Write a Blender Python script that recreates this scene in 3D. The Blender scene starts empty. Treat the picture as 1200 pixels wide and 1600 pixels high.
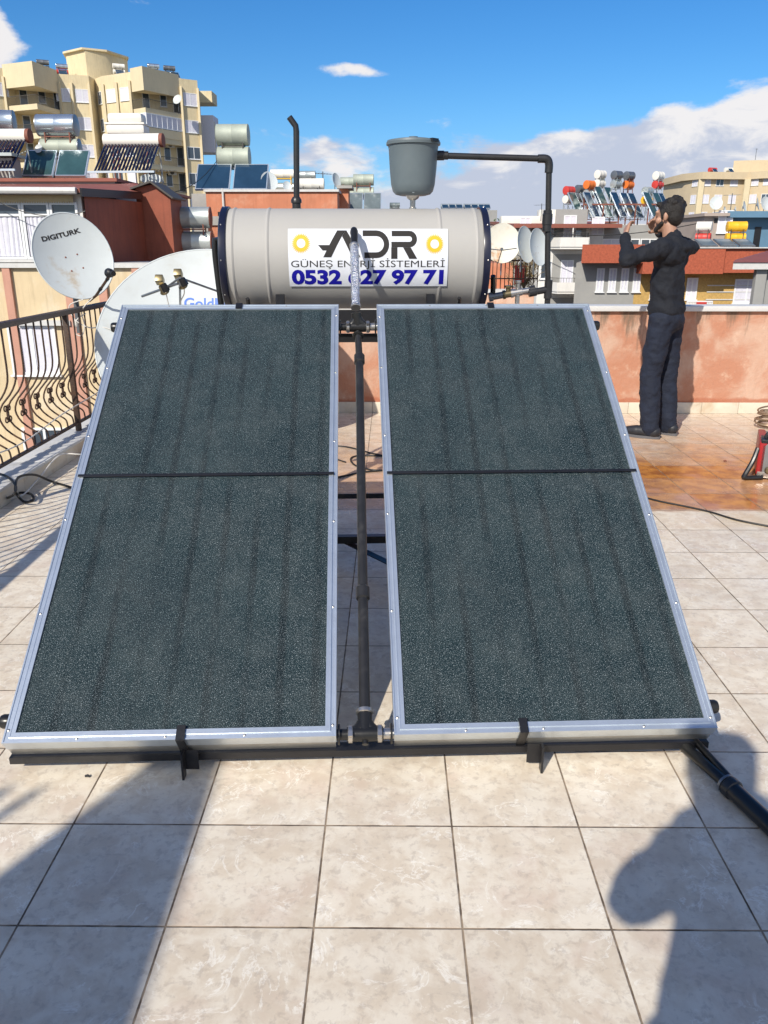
import bpy, bmesh, math, random
from mathutils import Vector, Matrix, Euler
R = math.radians
random.seed(7)
sc = bpy.context.scene
col = sc.collection

# ------------------------------------------------------------------ camera
CAM_H = 1.435; PITCH = R(18.37); YAW = R(0.5); FOC = 1250.0
cd = bpy.data.cameras.new("camera"); cam = bpy.data.objects.new("camera", cd); col.objects.link(cam)
cam.location = (0, 0, CAM_H); cam.rotation_euler = (R(90) - PITCH, 0, YAW)
cd.sensor_fit = 'VERTICAL'; cd.sensor_height = 36.0; cd.lens = 36.0 * FOC / 1600.0
cd.clip_start = 0.03; cd.clip_end = 6000
sc.camera = cam
sc.render.resolution_x = 768; sc.render.resolution_y = 1024
CAMR = Euler((R(90) - PITCH, 0, YAW)).to_matrix()

def ray(px, py):
    return CAMR @ Vector(((px - 600) / FOC, (800 - py) / FOC, -1.0))
def at(px, py, Y):
    """world point seen at photo pixel (px, py) standing at distance Y"""
    d = ray(px, py); return Vector((0, 0, CAM_H)) + d * (Y / d.y)
def azel(px, py):
    d = ray(px, py).normalized(); return math.atan2(d.x, d.y), math.asin(d.z)

# ------------------------------------------------------------------ light
SUN_AZ = R(28.0)      # shadows fall this far right of +Y
SUN_EL = R(37.0)
sl = bpy.data.lights.new("sun", 'SUN'); so = bpy.data.objects.new("sun", sl); col.objects.link(so)
sl.energy = 5.0; sl.angle = R(0.6); sl.color = (1.0, 0.93, 0.82)
sdir = Vector((math.sin(SUN_AZ) * math.cos(SUN_EL), math.cos(SUN_AZ) * math.cos(SUN_EL), -math.sin(SUN_EL)))
so.rotation_euler = sdir.to_track_quat('-Z', 'Y').to_euler(); so.location = (-4, -9, 8)
sc.view_settings.view_transform = 'Standard'; sc.view_settings.look = 'None'
sc.view_settings.exposure = 0.09; sc.view_settings.gamma = 1.0; sc.view_settings.use_curve_mapping = False

# ------------------------------------------------------------------ node helper
class NT:
    def __init__(s, nt): s.nt = nt; nt.nodes.clear()
    def n(s, t, ins=None, **kw):
        nd = s.nt.nodes.new(t)
        for k, v in kw.items(): setattr(nd, k, v)
        for k, v in (ins or {}).items():
            sk = nd.inputs[k]
            if isinstance(v, bpy.types.NodeSocket): s.nt.links.new(v, sk)
            else: sk.default_value = v
        return nd
    def m(s, op, a, b=0.0, c=0.0, clamp=False):
        nd = s.nt.nodes.new('ShaderNodeMath'); nd.operation = op; nd.use_clamp = clamp
        for i, v in enumerate((a, b, c)):
            if isinstance(v, bpy.types.NodeSocket): s.nt.links.new(v, nd.inputs[i])
            else: nd.inputs[i].default_value = v
        return nd.outputs[0]
    def ramp(s, fac, lo, hi, a=0.0, b=1.0, smooth=True):
        nd = s.nt.nodes.new('ShaderNodeMapRange'); nd.interpolation_type = 'SMOOTHSTEP' if smooth else 'LINEAR'
        s.nt.links.new(fac, nd.inputs[0])
        for i, v in zip((1, 2, 3, 4), (lo, hi, a, b)): nd.inputs[i].default_value = v
        return nd.outputs[0]
    def mix(s, fac, a, b, mode='MIX'):
        nd = s.nt.nodes.new('ShaderNodeMix'); nd.data_type = 'RGBA'; nd.blend_type = mode
        def put(sk, v):
            if isinstance(v, bpy.types.NodeSocket): s.nt.links.new(v, sk)
            elif isinstance(v, (int, float)): sk.default_value = v
            else: sk.default_value = (v[0], v[1], v[2], 1)
        put(nd.inputs[0], fac); put(nd.inputs[6], a); put(nd.inputs[7], b)
        return nd.outputs[2]
    def noise(s, vec, scale, detail=4, rough=0.55, dist=0.0):
        nd = s.nt.nodes.new('ShaderNodeTexNoise'); s.nt.links.new(vec, nd.inputs['Vector'])
        nd.inputs['Scale'].default_value = scale; nd.inputs['Detail'].default_value = detail
        nd.inputs['Roughness'].default_value = rough; nd.inputs['Distortion'].default_value = dist
        return nd.outputs[0]

# ------------------------------------------------------------------ world: sky and clouds
w = bpy.data.worlds.new("World"); sc.world = w; w.use_nodes = True
T = NT(w.node_tree)
sky = T.n('ShaderNodeTexSky', sky_type='NISHITA', sun_disc=False, sun_elevation=SUN_EL, sun_rotation=math.pi + SUN_AZ,
          altitude=30.0, air_density=1.0, dust_density=0.35, ozone_density=3.0)
gen = T.n('ShaderNodeTexCoord').outputs['Generated']
sx = T.n('ShaderNodeSeparateXYZ', {0: gen})
AZ = T.m('ARCTAN2', sx.outputs[0], sx.outputs[1]); EL = T.m('ARCSINE', sx.outputs[2])
cv = T.n('ShaderNodeCombineXYZ', {0: T.m('MULTIPLY', AZ, 1.0), 1: T.m('MULTIPLY', EL, 2.1), 2: 3.3}).outputs[0]
n1 = T.noise(cv, 8.0, 10, 0.62, 0.25)
n2 = T.noise(cv, 21.0, 7, 0.62, 0.2)
vo = T.n('ShaderNodeTexVoronoi', {'Vector': T.n('ShaderNodeVectorMath', {0: cv, 1: T.n('ShaderNodeTexNoise', {'Vector': cv, 'Scale': 16.0, 'Detail': 5.0}).outputs['Color']}, operation='MULTIPLY_ADD').outputs[0], 'Scale': 17.0}, feature='SMOOTH_F1')
T.nt.links.new(T.n('ShaderNodeVectorMath', {0: T.n('ShaderNodeTexNoise', {'Vector': cv, 'Scale': 15.0, 'Detail': 6.0}).outputs['Color'], 1: (.07, .07, .07), 2: cv}, operation='MULTIPLY_ADD').outputs[0], vo.inputs['Vector'])
puff = T.m('SUBTRACT', 1.0, vo.outputs['Distance'])
nn = T.m('ADD', T.m('ADD', T.m('MULTIPLY', n1, 0.60), T.m('MULTIPLY', n2, 0.22)), T.m('MULTIPLY', T.m('SUBTRACT', puff, .28), 0.26))
def blob(px, py, wx, wy, amp, slope=0.0):
    a0, e0 = azel(px, py)
    da = T.m('DIVIDE', T.m('SUBTRACT', AZ, a0), wx / 1300.0)
    de = T.m('DIVIDE', T.m('SUBTRACT', EL, e0), wy / 1300.0)
    if slope: de = T.m('SUBTRACT', de, T.m('MULTIPLY', da, slope))
    r2 = T.m('ADD', T.m('MULTIPLY', da, da), T.m('MULTIPLY', de, de))
    return T.m('MULTIPLY', T.m('POWER', 2.718, T.m('MULTIPLY', r2, -1.0)), amp)
mask = None
for b in [(1130, 255, 270, 82, .48, .35), (1190, 180, 90, 40, .18, .2), (840, 285, 190, 60, .26, .15), (760, 225, 80, 20, .10), (880, 240, 60, 22, .12), (540, 108, 80, 19, .21), (505, 104, 40, 9, .06), (592, 116, 45, 8, .13), (690, 330, 330, 60, .20), (520, 235, 190, 60, .17), (640, 290, 120, 30, .08), (-25, 70, 48, 45, .5), (450, 245, 120, 26, .10),
          (235, 5, 110, 12, .24), (1000, 205, 90, 18, .16, .3), (300, 38, 30, 8, .12), (400, 60, 120, 20, .03)]:
    v = blob(*b); mask = v if mask is None else T.m('ADD', mask, v)
# unseen broken cloud, added behind the camera to brighten and whiten the fill
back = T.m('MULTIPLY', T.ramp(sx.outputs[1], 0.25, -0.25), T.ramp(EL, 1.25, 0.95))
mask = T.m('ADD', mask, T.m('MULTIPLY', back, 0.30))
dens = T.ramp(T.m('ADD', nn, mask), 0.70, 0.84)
wisp = T.noise(cv, 3.2, 6, 0.6, 0.8)
# cloud colour: lit tops and grey-mauve bases
shade = T.ramp(T.m('ADD', T.m('ADD', T.m('MULTIPLY', T.noise(cv, 12.0, 6, 0.6, 0.5), .7), T.m('MULTIPLY', puff, .21)), T.m('MULTIPLY', T.m('SUBTRACT', EL, 0.10), 1.9)), 0.42, 0.58)
ccol = T.mix(shade, (5.2, 5.6, 6.8), (8.7, 8.4, 8.3))
hs = T.n('ShaderNodeHueSaturation', {'Saturation': 1.32, 'Value': 1.0, 'Color': sky.outputs[0]}).outputs[0]
tint = T.mix(1.0, hs, (0.70, 0.98, 1.20), 'MULTIPLY')
tint = T.mix(T.ramp(EL, 0.16, 0.0), tint, T.mix(1.0, tint, (0.86, 0.83, 0.97), 'MULTIPLY'))
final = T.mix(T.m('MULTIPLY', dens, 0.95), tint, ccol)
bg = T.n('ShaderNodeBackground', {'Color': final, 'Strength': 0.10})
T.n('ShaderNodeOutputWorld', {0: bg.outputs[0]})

# ------------------------------------------------------------------ materials
def mat(name, c, rough=0.7, metal=0.0, var=0.0, vs=3.0, bump=0.0, bs=40.0, c2=None, cs=1.5, cthr=(0.5, 0.7), spec=0.5, streak=0.0, coat=0.0):
    """procedural paint/stone/metal: base colour, fine variation, patches of c2, vertical weather streaks, bump"""
    m = bpy.data.materials.new(name); m.use_nodes = True
    t = NT(m.node_tree); tc = t.n('ShaderNodeTexCoord').outputs['Object']
    colr = (c[0], c[1], c[2], 1)
    base = None
    if c2:
        f = t.ramp(t.noise(tc, cs, 6, 0.65, 0.3), cthr[0], cthr[1])
        base = t.mix(f, c, c2)
    if streak:
        mp = t.n('ShaderNodeMapping', {0: tc, 3: (6.0, 6.0, 0.5)}).outputs[0]
        f = t.ramp(t.noise(mp, 1.6, 5, 0.6), 0.45, 0.75)
        d = (c[0] * .55, c[1] * .52, c[2] * .5)
        base = t.mix(t.m('MULTIPLY', f, streak), base if base is not None else c, d)
    if var:
        f = t.ramp(t.noise(tc, vs, 7, 0.65), 0.25, 0.75, 1 - var, 1 + var, False)
        vv = t.n('ShaderNodeCombineXYZ', {0: f, 1: f, 2: f}).outputs[0]
        base = t.mix(1.0, base if base is not None else c, vv, 'MULTIPLY')
    ins = {'Roughness': rough, 'Metallic': metal}
    if base is not None: ins['Base Color'] = base
    else: ins['Base Color'] = colr
    bs_ = t.n('ShaderNodeBsdfPrincipled', ins)
    bs_.inputs['Specular IOR Level'].default_value = spec
    if coat: bs_.inputs['Coat Weight'].default_value = coat
    if bump:
        b = t.n('ShaderNodeBump', {'Strength': min(1, bump), 'Distance': 0.01, 'Height': t.noise(tc, bs, 5, 0.6)})
        m.node_tree.links.new(b.outputs[0], bs_.inputs['Normal'])
    t.n('ShaderNodeOutputMaterial', {0: bs_.outputs[0]})
    return m

TILE = 0.33; TX0 = -0.168; TY0 = 1.393
def tile_material(name, stain=True):
    m = bpy.data.materials.new(name); m.use_nodes = True
    t = NT(m.node_tree); tc = t.n('ShaderNodeTexCoord').outputs['Object']
    s = t.n('ShaderNodeSeparateXYZ', {0: tc}); X, Y = s.outputs[0], s.outputs[1]
    u = t.m('DIVIDE', t.m('SUBTRACT', X, TX0), TILE); v = t.m('DIVIDE', t.m('SUBTRACT', Y, TY0), TILE)
    iu = t.m('FLOOR', u); iv = t.m('FLOOR', v); fu = t.m('SUBTRACT', u, iu); fv = t.m('SUBTRACT', v, iv)
    du = t.m('MINIMUM', fu, t.m('SUBTRACT', 1.0, fu)); dv = t.m('MINIMUM', fv, t.m('SUBTRACT', 1.0, fv))
    d = t.m('MULTIPLY', t.m('MINIMUM', du, dv), TILE)
    wob = t.m('MULTIPLY', t.m('SUBTRACT', t.noise(tc, 60.0, 3), 0.5), 0.0016)
    grout = t.ramp(t.m('ADD', d, wob), 0.0017, 0.0031, 1.0, 0.0)
    cell = t.n('ShaderNodeCombineXYZ', {0: iu, 1: iv, 2: 0.0}).outputs[0]
    wn = t.n('ShaderNodeTexWhiteNoise', {'Vector': cell}, noise_dimensions='3D')
    rnd = wn.outputs['Value']; rc = wn.outputs['Color']
    # each tile shows its own piece of marbling
    off = t.n('ShaderNodeVectorMath', {0: tc, 1: t.n('ShaderNodeVectorMath', {0: rc, 1: (9., 9., 9.)}, operation='MULTIPLY').outputs[0]}, operation='ADD').outputs[0]
    a = t.noise(off, 13.0, 8, 0.66, 0.35); b = t.noise(off, 42.0, 7, 0.68, 0.3); g = t.noise(off, 5.5, 5, 0.6)
    base = t.mix(t.ramp(a, 0.38, 0.62), (0.66, 0.565, 0.44), (0.77, 0.695, 0.57))
    base = t.mix(t.ramp(g, 0.5, 0.75, 0, 0.35), base, (0.56, 0.40, 0.32))
    vein = t.m('SUBTRACT', 1.0, t.ramp(t.m('ABSOLUTE', t.m('SUBTRACT', t.noise(off, 8.0, 8, 0.62, 1.1), 0.53)), 0.0, 0.022))
    vein = t.m('MULTIPLY', vein, t.ramp(t.noise(off, 9.0, 3), 0.46, 0.60))
    base = t.mix(t.m('MULTIPLY', vein, 0.70), base, (0.90, 0.86, 0.77))
    base = t.mix(t.ramp(b, 0.50, 0.66, 0, 0.42), base, (0.42, 0.35, 0.28))
    tv = t.ramp(rnd, 0, 1, 0.93, 1.05, False); tvv = t.n('ShaderNodeCombineXYZ', {0: tv, 1: tv, 2: tv}).outputs[0]
    base = t.mix(1.0, base, tvv, 'MULTIPLY')
    # grime and specks
    grime = t.ramp(t.noise(tc, 2.3, 6, 0.6, 0.3), 0.48, 0.8, 0, 0.40)
    base = t.mix(grime, base, (0.36, 0.31, 0.26))
    vr = t.n('ShaderNodeTexVoronoi', {'Vector': tc, 'Scale': 9.0}); 
    spk = t.m('MULTIPLY', t.ramp(vr.outputs['Distance'], 0.012, 0.022, 1, 0), t.m('GREATER_THAN', t.n('ShaderNodeSeparateColor', {0: vr.outputs['Color']}).outputs[0], 0.72))
    base = t.mix(t.m('MULTIPLY', spk, 0.8), base, (0.07, 0.05, 0.04))
    rough = t.ramp(t.noise(tc, 5.0, 4), 0.3, 0.7, 0.26, 0.44)
    if stain:
        # rusty, partly wet run-off between the heater and the back wall
        nz = t.noise(tc, 2.6, 6, 0.62, 0.5); nz2 = t.noise(tc, 9.0, 5, 0.6)
        # band in Y with soft upper edge, sharp lower edge that follows the tile row
        lo = t.ramp(t.m('ADD', Y, t.m('MULTIPLY', nz2, 0.10)), 4.37, 4.46)
        mid = t.ramp(t.m('ADD', Y, t.m('MULTIPLY', t.m('SUBTRACT', nz, 0.5), 1.7)), 4.9, 6.9, 1.0, 0.16)
        xs = t.ramp(t.m('ADD', X, t.m('MULTIPLY', t.m('SUBTRACT', nz, 0.5), 1.2)), -1.3, -0.3)
        xr = t.ramp(t.m('ADD', X, t.m('MULTIPLY', t.m('SUBTRACT', nz, 0.5), 0.8)), 0.6, 1.6, 0.55, 1.0)
        st = t.m('MULTIPLY', t.m('MULTIPLY', t.m('MULTIPLY', lo, mid), xs), xr, clamp=True)
        tilemod = t.ramp(rnd, 0, 1, 0.78, 1.15, False)
        st = t.m('MULTIPLY', st, tilemod, clamp=True)
        scol = t.mix(t.ramp(nz2, 0.35, 0.65), (0.44, 0.18, 0.035), (0.25, 0.085, 0.022))
        scol = t.mix(t.ramp(t.noise(tc, 3.1, 3), 0.55, 0.68, 0, 0.6), scol, (0.36, 0.17, 0.12))
        base = t.mix(st, base, t.mix(1.0, scol, (1.25, 1.25, 1.25), 'MULTIPLY'))
        lo2 = t.m('MULTIPLY', t.m('MULTIPLY', t.ramp(Y, 4.02, 4.1), t.ramp(Y, 4.37, 4.42, 1, 0)), t.ramp(X, 1.2, 3.0, 0.0, 0.8))
        base = t.mix(t.m('MULTIPLY', lo2, t.ramp(nz, 0.35, 0.6)), base, (0.62, 0.40, 0.16))
        rough = t.m('SUBTRACT', rough, t.m('MULTIPLY', st, 0.16))
    gcol = t.mix(t.ramp(t.noise(tc, 14.0, 4), 0.4, 0.6), (0.11, 0.08, 0.055), (0.30, 0.23, 0.16))
    base = t.mix(grout, base, gcol)
    rough = t.m('ADD', rough, t.m('MULTIPLY', grout, 0.5), clamp=True)
    bs_ = t.n('ShaderNodeBsdfPrincipled', {'Base Color': base, 'Roughness': rough})
    bs_.inputs['Specular IOR Level'].default_value = 0.42
    h = t.m('ADD', t.m('MULTIPLY', grout, -1.0), t.m('MULTIPLY', t.noise(off, 35.0, 5, 0.6), 0.10))
    bp = t.n('ShaderNodeBump', {'Strength': 0.6, 'Distance': 0.002, 'Height': h})
    m.node_tree.links.new(bp.outputs[0], bs_.inputs['Normal'])
    t.n('ShaderNodeOutputMaterial', {0: bs_.outputs[0]})
    return m

def glass_cover_material():
    m = bpy.data.materials.new('dimpled_solar_glass'); m.use_nodes = True
    t = NT(m.node_tree); tc = t.n('ShaderNodeTexCoord').outputs['Object']
    s = t.n('ShaderNodeSeparateXYZ', {0: tc})
    # absorber fins below: soft stripes along the slope
    wobx = t.m('ADD', s.outputs[0], t.m('MULTIPLY', t.m('SUBTRACT', t.noise(tc, 5.0, 2), 0.5), 0.015))
    fin = t.m('SINE', t.m('MULTIPLY', wobx, 2 * math.pi / 0.105))
    fin = t.m('MULTIPLY', t.ramp(fin, 0.55, 1.0), t.ramp(t.noise(t.n('ShaderNodeMapping', {0: tc, 3: (7.0, 1.2, 1.0)}).outputs[0], 1.0, 3), 0.36, 0.56))
    big = t.noise(tc, 3.2, 4, 0.6)
    base = t.mix(t.ramp(big, 0.3, 0.7), (0.004, 0.012, 0.015), (0.008, 0.019, 0.022))
    base = t.mix(t.m('MULTIPLY', fin, 0.75), base, (0.004, 0.009, 0.011))
    fl = t.noise(tc, 400.0, 2, 0.5)
    base = t.mix(t.ramp(fl, 0.50, 0.68, 0, 0.50), base, (0.16, 0.215, 0.235))  # flecks imitate sparkle off the dimpled glass, put into the base colour
    glint = t.noise(tc, 350.0, 2, 0.6)
    base = t.mix(t.ramp(glint, 0.60, 0.69, 0, 0.52), base, (0.55, 0.62, 0.64))  # second, brighter layer of painted sparkle
    band = t.ramp(fin, 0, 1, 1.0, 0.76, False); bc = t.n('ShaderNodeCombineXYZ', {0: band, 1: band, 2: band}).outputs[0]
    base = t.mix(1.0, base, bc, 'MULTIPLY')
    # fine dust film
    base = t.mix(t.ramp(t.noise(tc, 6.0, 6, 0.7), 0.35, 0.8, 0.0, 0.09), base, (0.24, 0.25, 0.24))
    bs_ = t.n('ShaderNodeBsdfPrincipled', {'Base Color': base, 'Roughness': 0.34})
    bs_.inputs['Specular IOR Level'].default_value = 0.22
    bp = t.n('ShaderNodeBump', {'Strength': 0.55, 'Distance': 0.0015, 'Height': t.noise(tc, 260.0, 2, 0.5)})
    m.node_tree.links.new(bp.outputs[0], bs_.inputs['Normal'])
    t.n('ShaderNodeOutputMaterial', {0: bs_.outputs[0]})
    return m

M = {}
M['tile'] = tile_material('beige_tiles')
M['tile_plain'] = mat('skirting_tile', (0.62, 0.56, 0.46), 0.4, var=.10, vs=5, c2=(0.50, 0.40, 0.28), cs=3)
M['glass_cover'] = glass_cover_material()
M['alu'] = mat('mill_aluminium', (0.66, 0.72, 0.77), 0.32, 0.75, var=.08, vs=14, bump=.05, bs=60)
M['tin'] = mat('galvanised_sheet', (0.60, 0.60, 0.58), 0.33, 0.85, var=.18, vs=9, bump=.25, bs=12)
M['foil'] = mat('foil_wrap', (0.72, 0.74, 0.78), 0.22, 1.0, var=.25, vs=60, bump=1.0, bs=110)
M['black'] = mat('black_painted_steel', (0.012, 0.012, 0.014), 0.38, var=.3, vs=12, bump=.1, bs=60)
M['rubber'] = mat('black_rubber', (0.014, 0.014, 0.014), 0.30, var=.25, vs=20, bump=.05, bs=40)
M['plastic_black'] = mat('black_pipe', (0.020, 0.020, 0.021), 0.36, var=.35, vs=18, c2=(.05, .048, .045), cs=9, cthr=(.55, .8))
M['tank'] = mat('tank_paint', (0.37, 0.362, 0.345), 0.58, spec=.3, var=.04, vs=2.2, bump=.25, bs=2.5)
M['tank_cap'] = mat('tank_cap', (0.010, 0.012, 0.030), 0.3)
M['bucket'] = mat('grey_plastic', (0.115, 0.145, 0.16), 0.45, var=.10, vs=6)
M['banner'] = mat('white_vinyl', (0.64, 0.67, 0.73), 0.42, var=.05, vs=8, bump=.35, bs=9)
M['ink_grey'] = mat('dark_grey_ink', (0.028, 0.026, 0.026), 0.7, spec=.2)
M['ink_blue'] = mat('blue_ink', (0.006, 0.005, 0.26), 0.7, spec=.2)
M['ink_yellow'] = mat('yellow_ink', (0.80, 0.40, 0.005), 0.5)
M['ink_ltblue'] = mat('light_blue_ink', (0.06, 0.16, 0.55), 0.5)
M['brass'] = mat('brass', (0.22, 0.18, 0.10), 0.35, 0.8, var=.25, vs=30)
M['nickel'] = mat('nickel_fitting', (0.55, 0.52, 0.48), 0.3, 0.9, var=.2, vs=30)
M['coping'] = mat('white_coping', (0.56, 0.56, 0.55), 0.55, var=.10, vs=6, c2=(.45, .43, .38), cs=5, cthr=(.55, .8))
M['dish'] = mat('dish_white', (0.50, 0.54, 0.55), 0.42, var=.06, vs=4, c2=(.44, .45, .42), cs=3, cthr=(.5, .75))
M['dish_stained'] = mat('dish_stained', (0.50, 0.54, 0.55), 0.42, var=.06, vs=4, c2=(.40, .33, .24), cs=5, cthr=(.56, .78))
M['dish_rust'] = mat('dish_rusty', (0.60, 0.58, 0.50), 0.5, c2=(.42, .20, .06), cs=1.9, cthr=(.52, .72), var=.06, vs=6)
M['iron'] = mat('rusty_brown_iron', (0.050, 0.028, 0.018), 0.55, var=.4, vs=25, c2=(.13, .055, .022), cs=12, cthr=(.5, .75), bump=.2, bs=90)
M['galv_dark'] = mat('grey_steel', (0.22, 0.23, 0.24), 0.4, 0.7, var=.2, vs=20)
M['cable'] = mat('black_cable', (0.012, 0.012, 0.012), 0.5)
M['cable_white'] = mat('white_cable', (0.62, 0.60, 0.56), 0.5)
M['salmon'] = mat('salmon_render', (0.60, 0.33, 0.215), 0.85, var=.14, vs=4, c2=(.64, .44, .33), cs=2.2, cthr=(.42, .66), bump=.5, bs=35, streak=.30)
M['mould'] = M['salmon']
M['yellow_wall'] = mat('yellow_render', (0.66, 0.56, 0.36), 0.85, var=.10, vs=.6, streak=.35, c2=(.68, .61, .44), cs=.25)
M['orange_yellow'] = mat('ochre_render', (0.56, 0.36, 0.12), 0.85, var=.08, vs=.6)
M['pale_wall'] = mat('pale_render', (0.63, 0.54, 0.36), 0.85, var=.06, vs=.8, streak=.15)
M['white_wall'] = mat('white_render', (0.70, 0.69, 0.66), 0.8, var=.06, vs=1.5, streak=.2)
M['cream'] = mat('cream_render', (0.62, 0.50, 0.32), 0.85, var=.10, vs=1.5, streak=.35, c2=(.66, .58, .44), cs=.9)
M['pink'] = mat('pink_render', (0.50, 0.27, 0.20), 0.85, var=.10, vs=2, streak=.2)
M['orange_wall'] = mat('orange_render', (0.50, 0.19, 0.105), 0.85, var=.12, vs=1.5, c2=(.62, .34, .23), cs=.9, cthr=(.45, .7), streak=.3)
M['rust_sheet'] = mat('red_brown_sheet', (0.25, 0.062, 0.030), 0.6, var=.22, vs=1.2, c2=(.17, .045, .028), cs=.8, streak=.5, bump=.2, bs=8)
M['roof_red'] = mat('red_roof_sheet', (0.24, 0.075, 0.050), 0.6, var=.15, vs=2)
M['terracotta'] = mat('terracotta_granular', (0.36, 0.085, 0.042), 0.8, var=.35, vs=9, bump=.4, bs=14)
M['ochre'] = mat('ochre_granular', (0.46, 0.30, 0.10), 0.85, var=.25, vs=9)
M['blue_wall'] = mat('blue_render', (0.10, 0.20, 0.30), 0.8, var=.08, vs=2)
M['taupe'] = mat('taupe_render', (0.36, 0.30, 0.26), 0.85, var=.08, vs=1.5)
M['grey_wall'] = mat('grey_render', (0.30, 0.30, 0.29), 0.85, var=.08, vs=1.5)
M['beige'] = mat('beige_render', (0.55, 0.45, 0.30), 0.85, var=.06, vs=.6, streak=.15)
M['concrete'] = mat('grey_concrete', (0.34, 0.33, 0.31), 0.9, var=.15, vs=2)
M['pvc'] = mat('white_pvc', (0.74, 0.76, 0.78), 0.4)
M['pane'] = mat('window_glass', (0.055, 0.075, 0.10), 0.10, spec=.8, var=.3, vs=.6)
M['curtain'] = mat('curtain', (0.62, 0.62, 0.70), 0.9, var=.12, vs=9)
M['drum_grey'] = mat('drum_galvanised', (0.45, 0.49, 0.48), 0.42, 0.55, var=.10, vs=3)
M['drum_silver'] = mat('drum_silver', (0.55, 0.62, 0.68), 0.22, 0.8, var=.06, vs=3)
M['drum_green'] = mat('drum_greenish', (0.36, 0.40, 0.34), 0.6, 0.15, var=.12, vs=3)
M['drum_white'] = mat('drum_white', (0.72, 0.70, 0.64), 0.5, var=.06, vs=3)
M['drum_red'] = mat('drum_red', (0.52, 0.05, 0.04), 0.45)
M['drum_orange'] = mat('drum_orange', (0.70, 0.17, 0.03), 0.45)
M['drum_yellow'] = mat('drum_yellow', (0.75, 0.42, 0.02), 0.42)
M['rust_end'] = mat('rusty_end', (0.20, 0.07, 0.045), 0.7, var=.2, vs=6)
M['coll_blue'] = mat('collector_glass', (0.018, 0.045, 0.085), 0.14, spec=.8, var=.3, vs=1.2)
M['coll_teal'] = mat('collector_glass_green', (0.035, 0.080, 0.085), 0.18, spec=.8, var=.35, vs=1.2)
M['coll_dusty'] = mat('collector_glass_dusty', (0.12, 0.15, 0.16), 0.4, var=.35, vs=2, c2=(.26, .28, .28), cs=1.5)
M['evac'] = mat('vacuum_tube', (0.010, 0.010, 0.030), 0.08, spec=1.0)
M['rail_dark'] = mat('dark_railing', (0.06, 0.055, 0.05), 0.6)
M['leaf'] = mat('foliage', (0.045, 0.075, 0.025), 0.7, var=.5, vs=1.5, c2=(.09, .12, .04), cs=.8)
M['bark'] = mat('bark', (0.10, 0.07, 0.05), 0.9, var=.3, vs=3)
M['asphalt'] = mat('city_ground', (0.10, 0.10, 0.095), 0.95, var=.3, vs=.05, c2=(.18, .16, .13), cs=.03)
M['skin'] = mat('skin', (0.36, 0.20, 0.135), 0.5, var=.08, vs=20)
M['hair'] = mat('black_hair', (0.010, 0.008, 0.007), 0.55, var=.4, vs=60, bump=.8, bs=160)
M['navy'] = mat('navy_cotton', (0.004, 0.006, 0.012), 0.85, var=.25, vs=12, bump=.4, bs=60)
M['jeans'] = mat('dark_denim', (0.007, 0.012, 0.028), 0.85, var=.3, vs=10, bump=.4, bs=80)
M['shoe'] = mat('dark_shoe', (0.016, 0.018, 0.024), 0.5)
M['sole'] = mat('grey_sole', (0.10, 0.10, 0.11), 0.6)
M['red_plastic'] = mat('red_casing', (0.32, 0.012, 0.015), 0.35, var=.1, vs=8)
M['grey_case'] = mat('grey_casing', (0.16, 0.16, 0.165), 0.45, var=.15, vs=20)
M['copper'] = mat('copper_wire', (0.30, 0.22, 0.15), 0.45, .5, var=.3, vs=20)
M['blue_plastic'] = mat('blue_plastic', (0.03, 0.12, 0.5), 0.5)
M['awning'] = mat('cream_awning', (0.60, 0.50, 0.30), 0.8, var=.1, vs=4)
M['ac_white'] = mat('air_conditioner_white', (0.55, 0.53, 0.48), 0.5)

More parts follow.
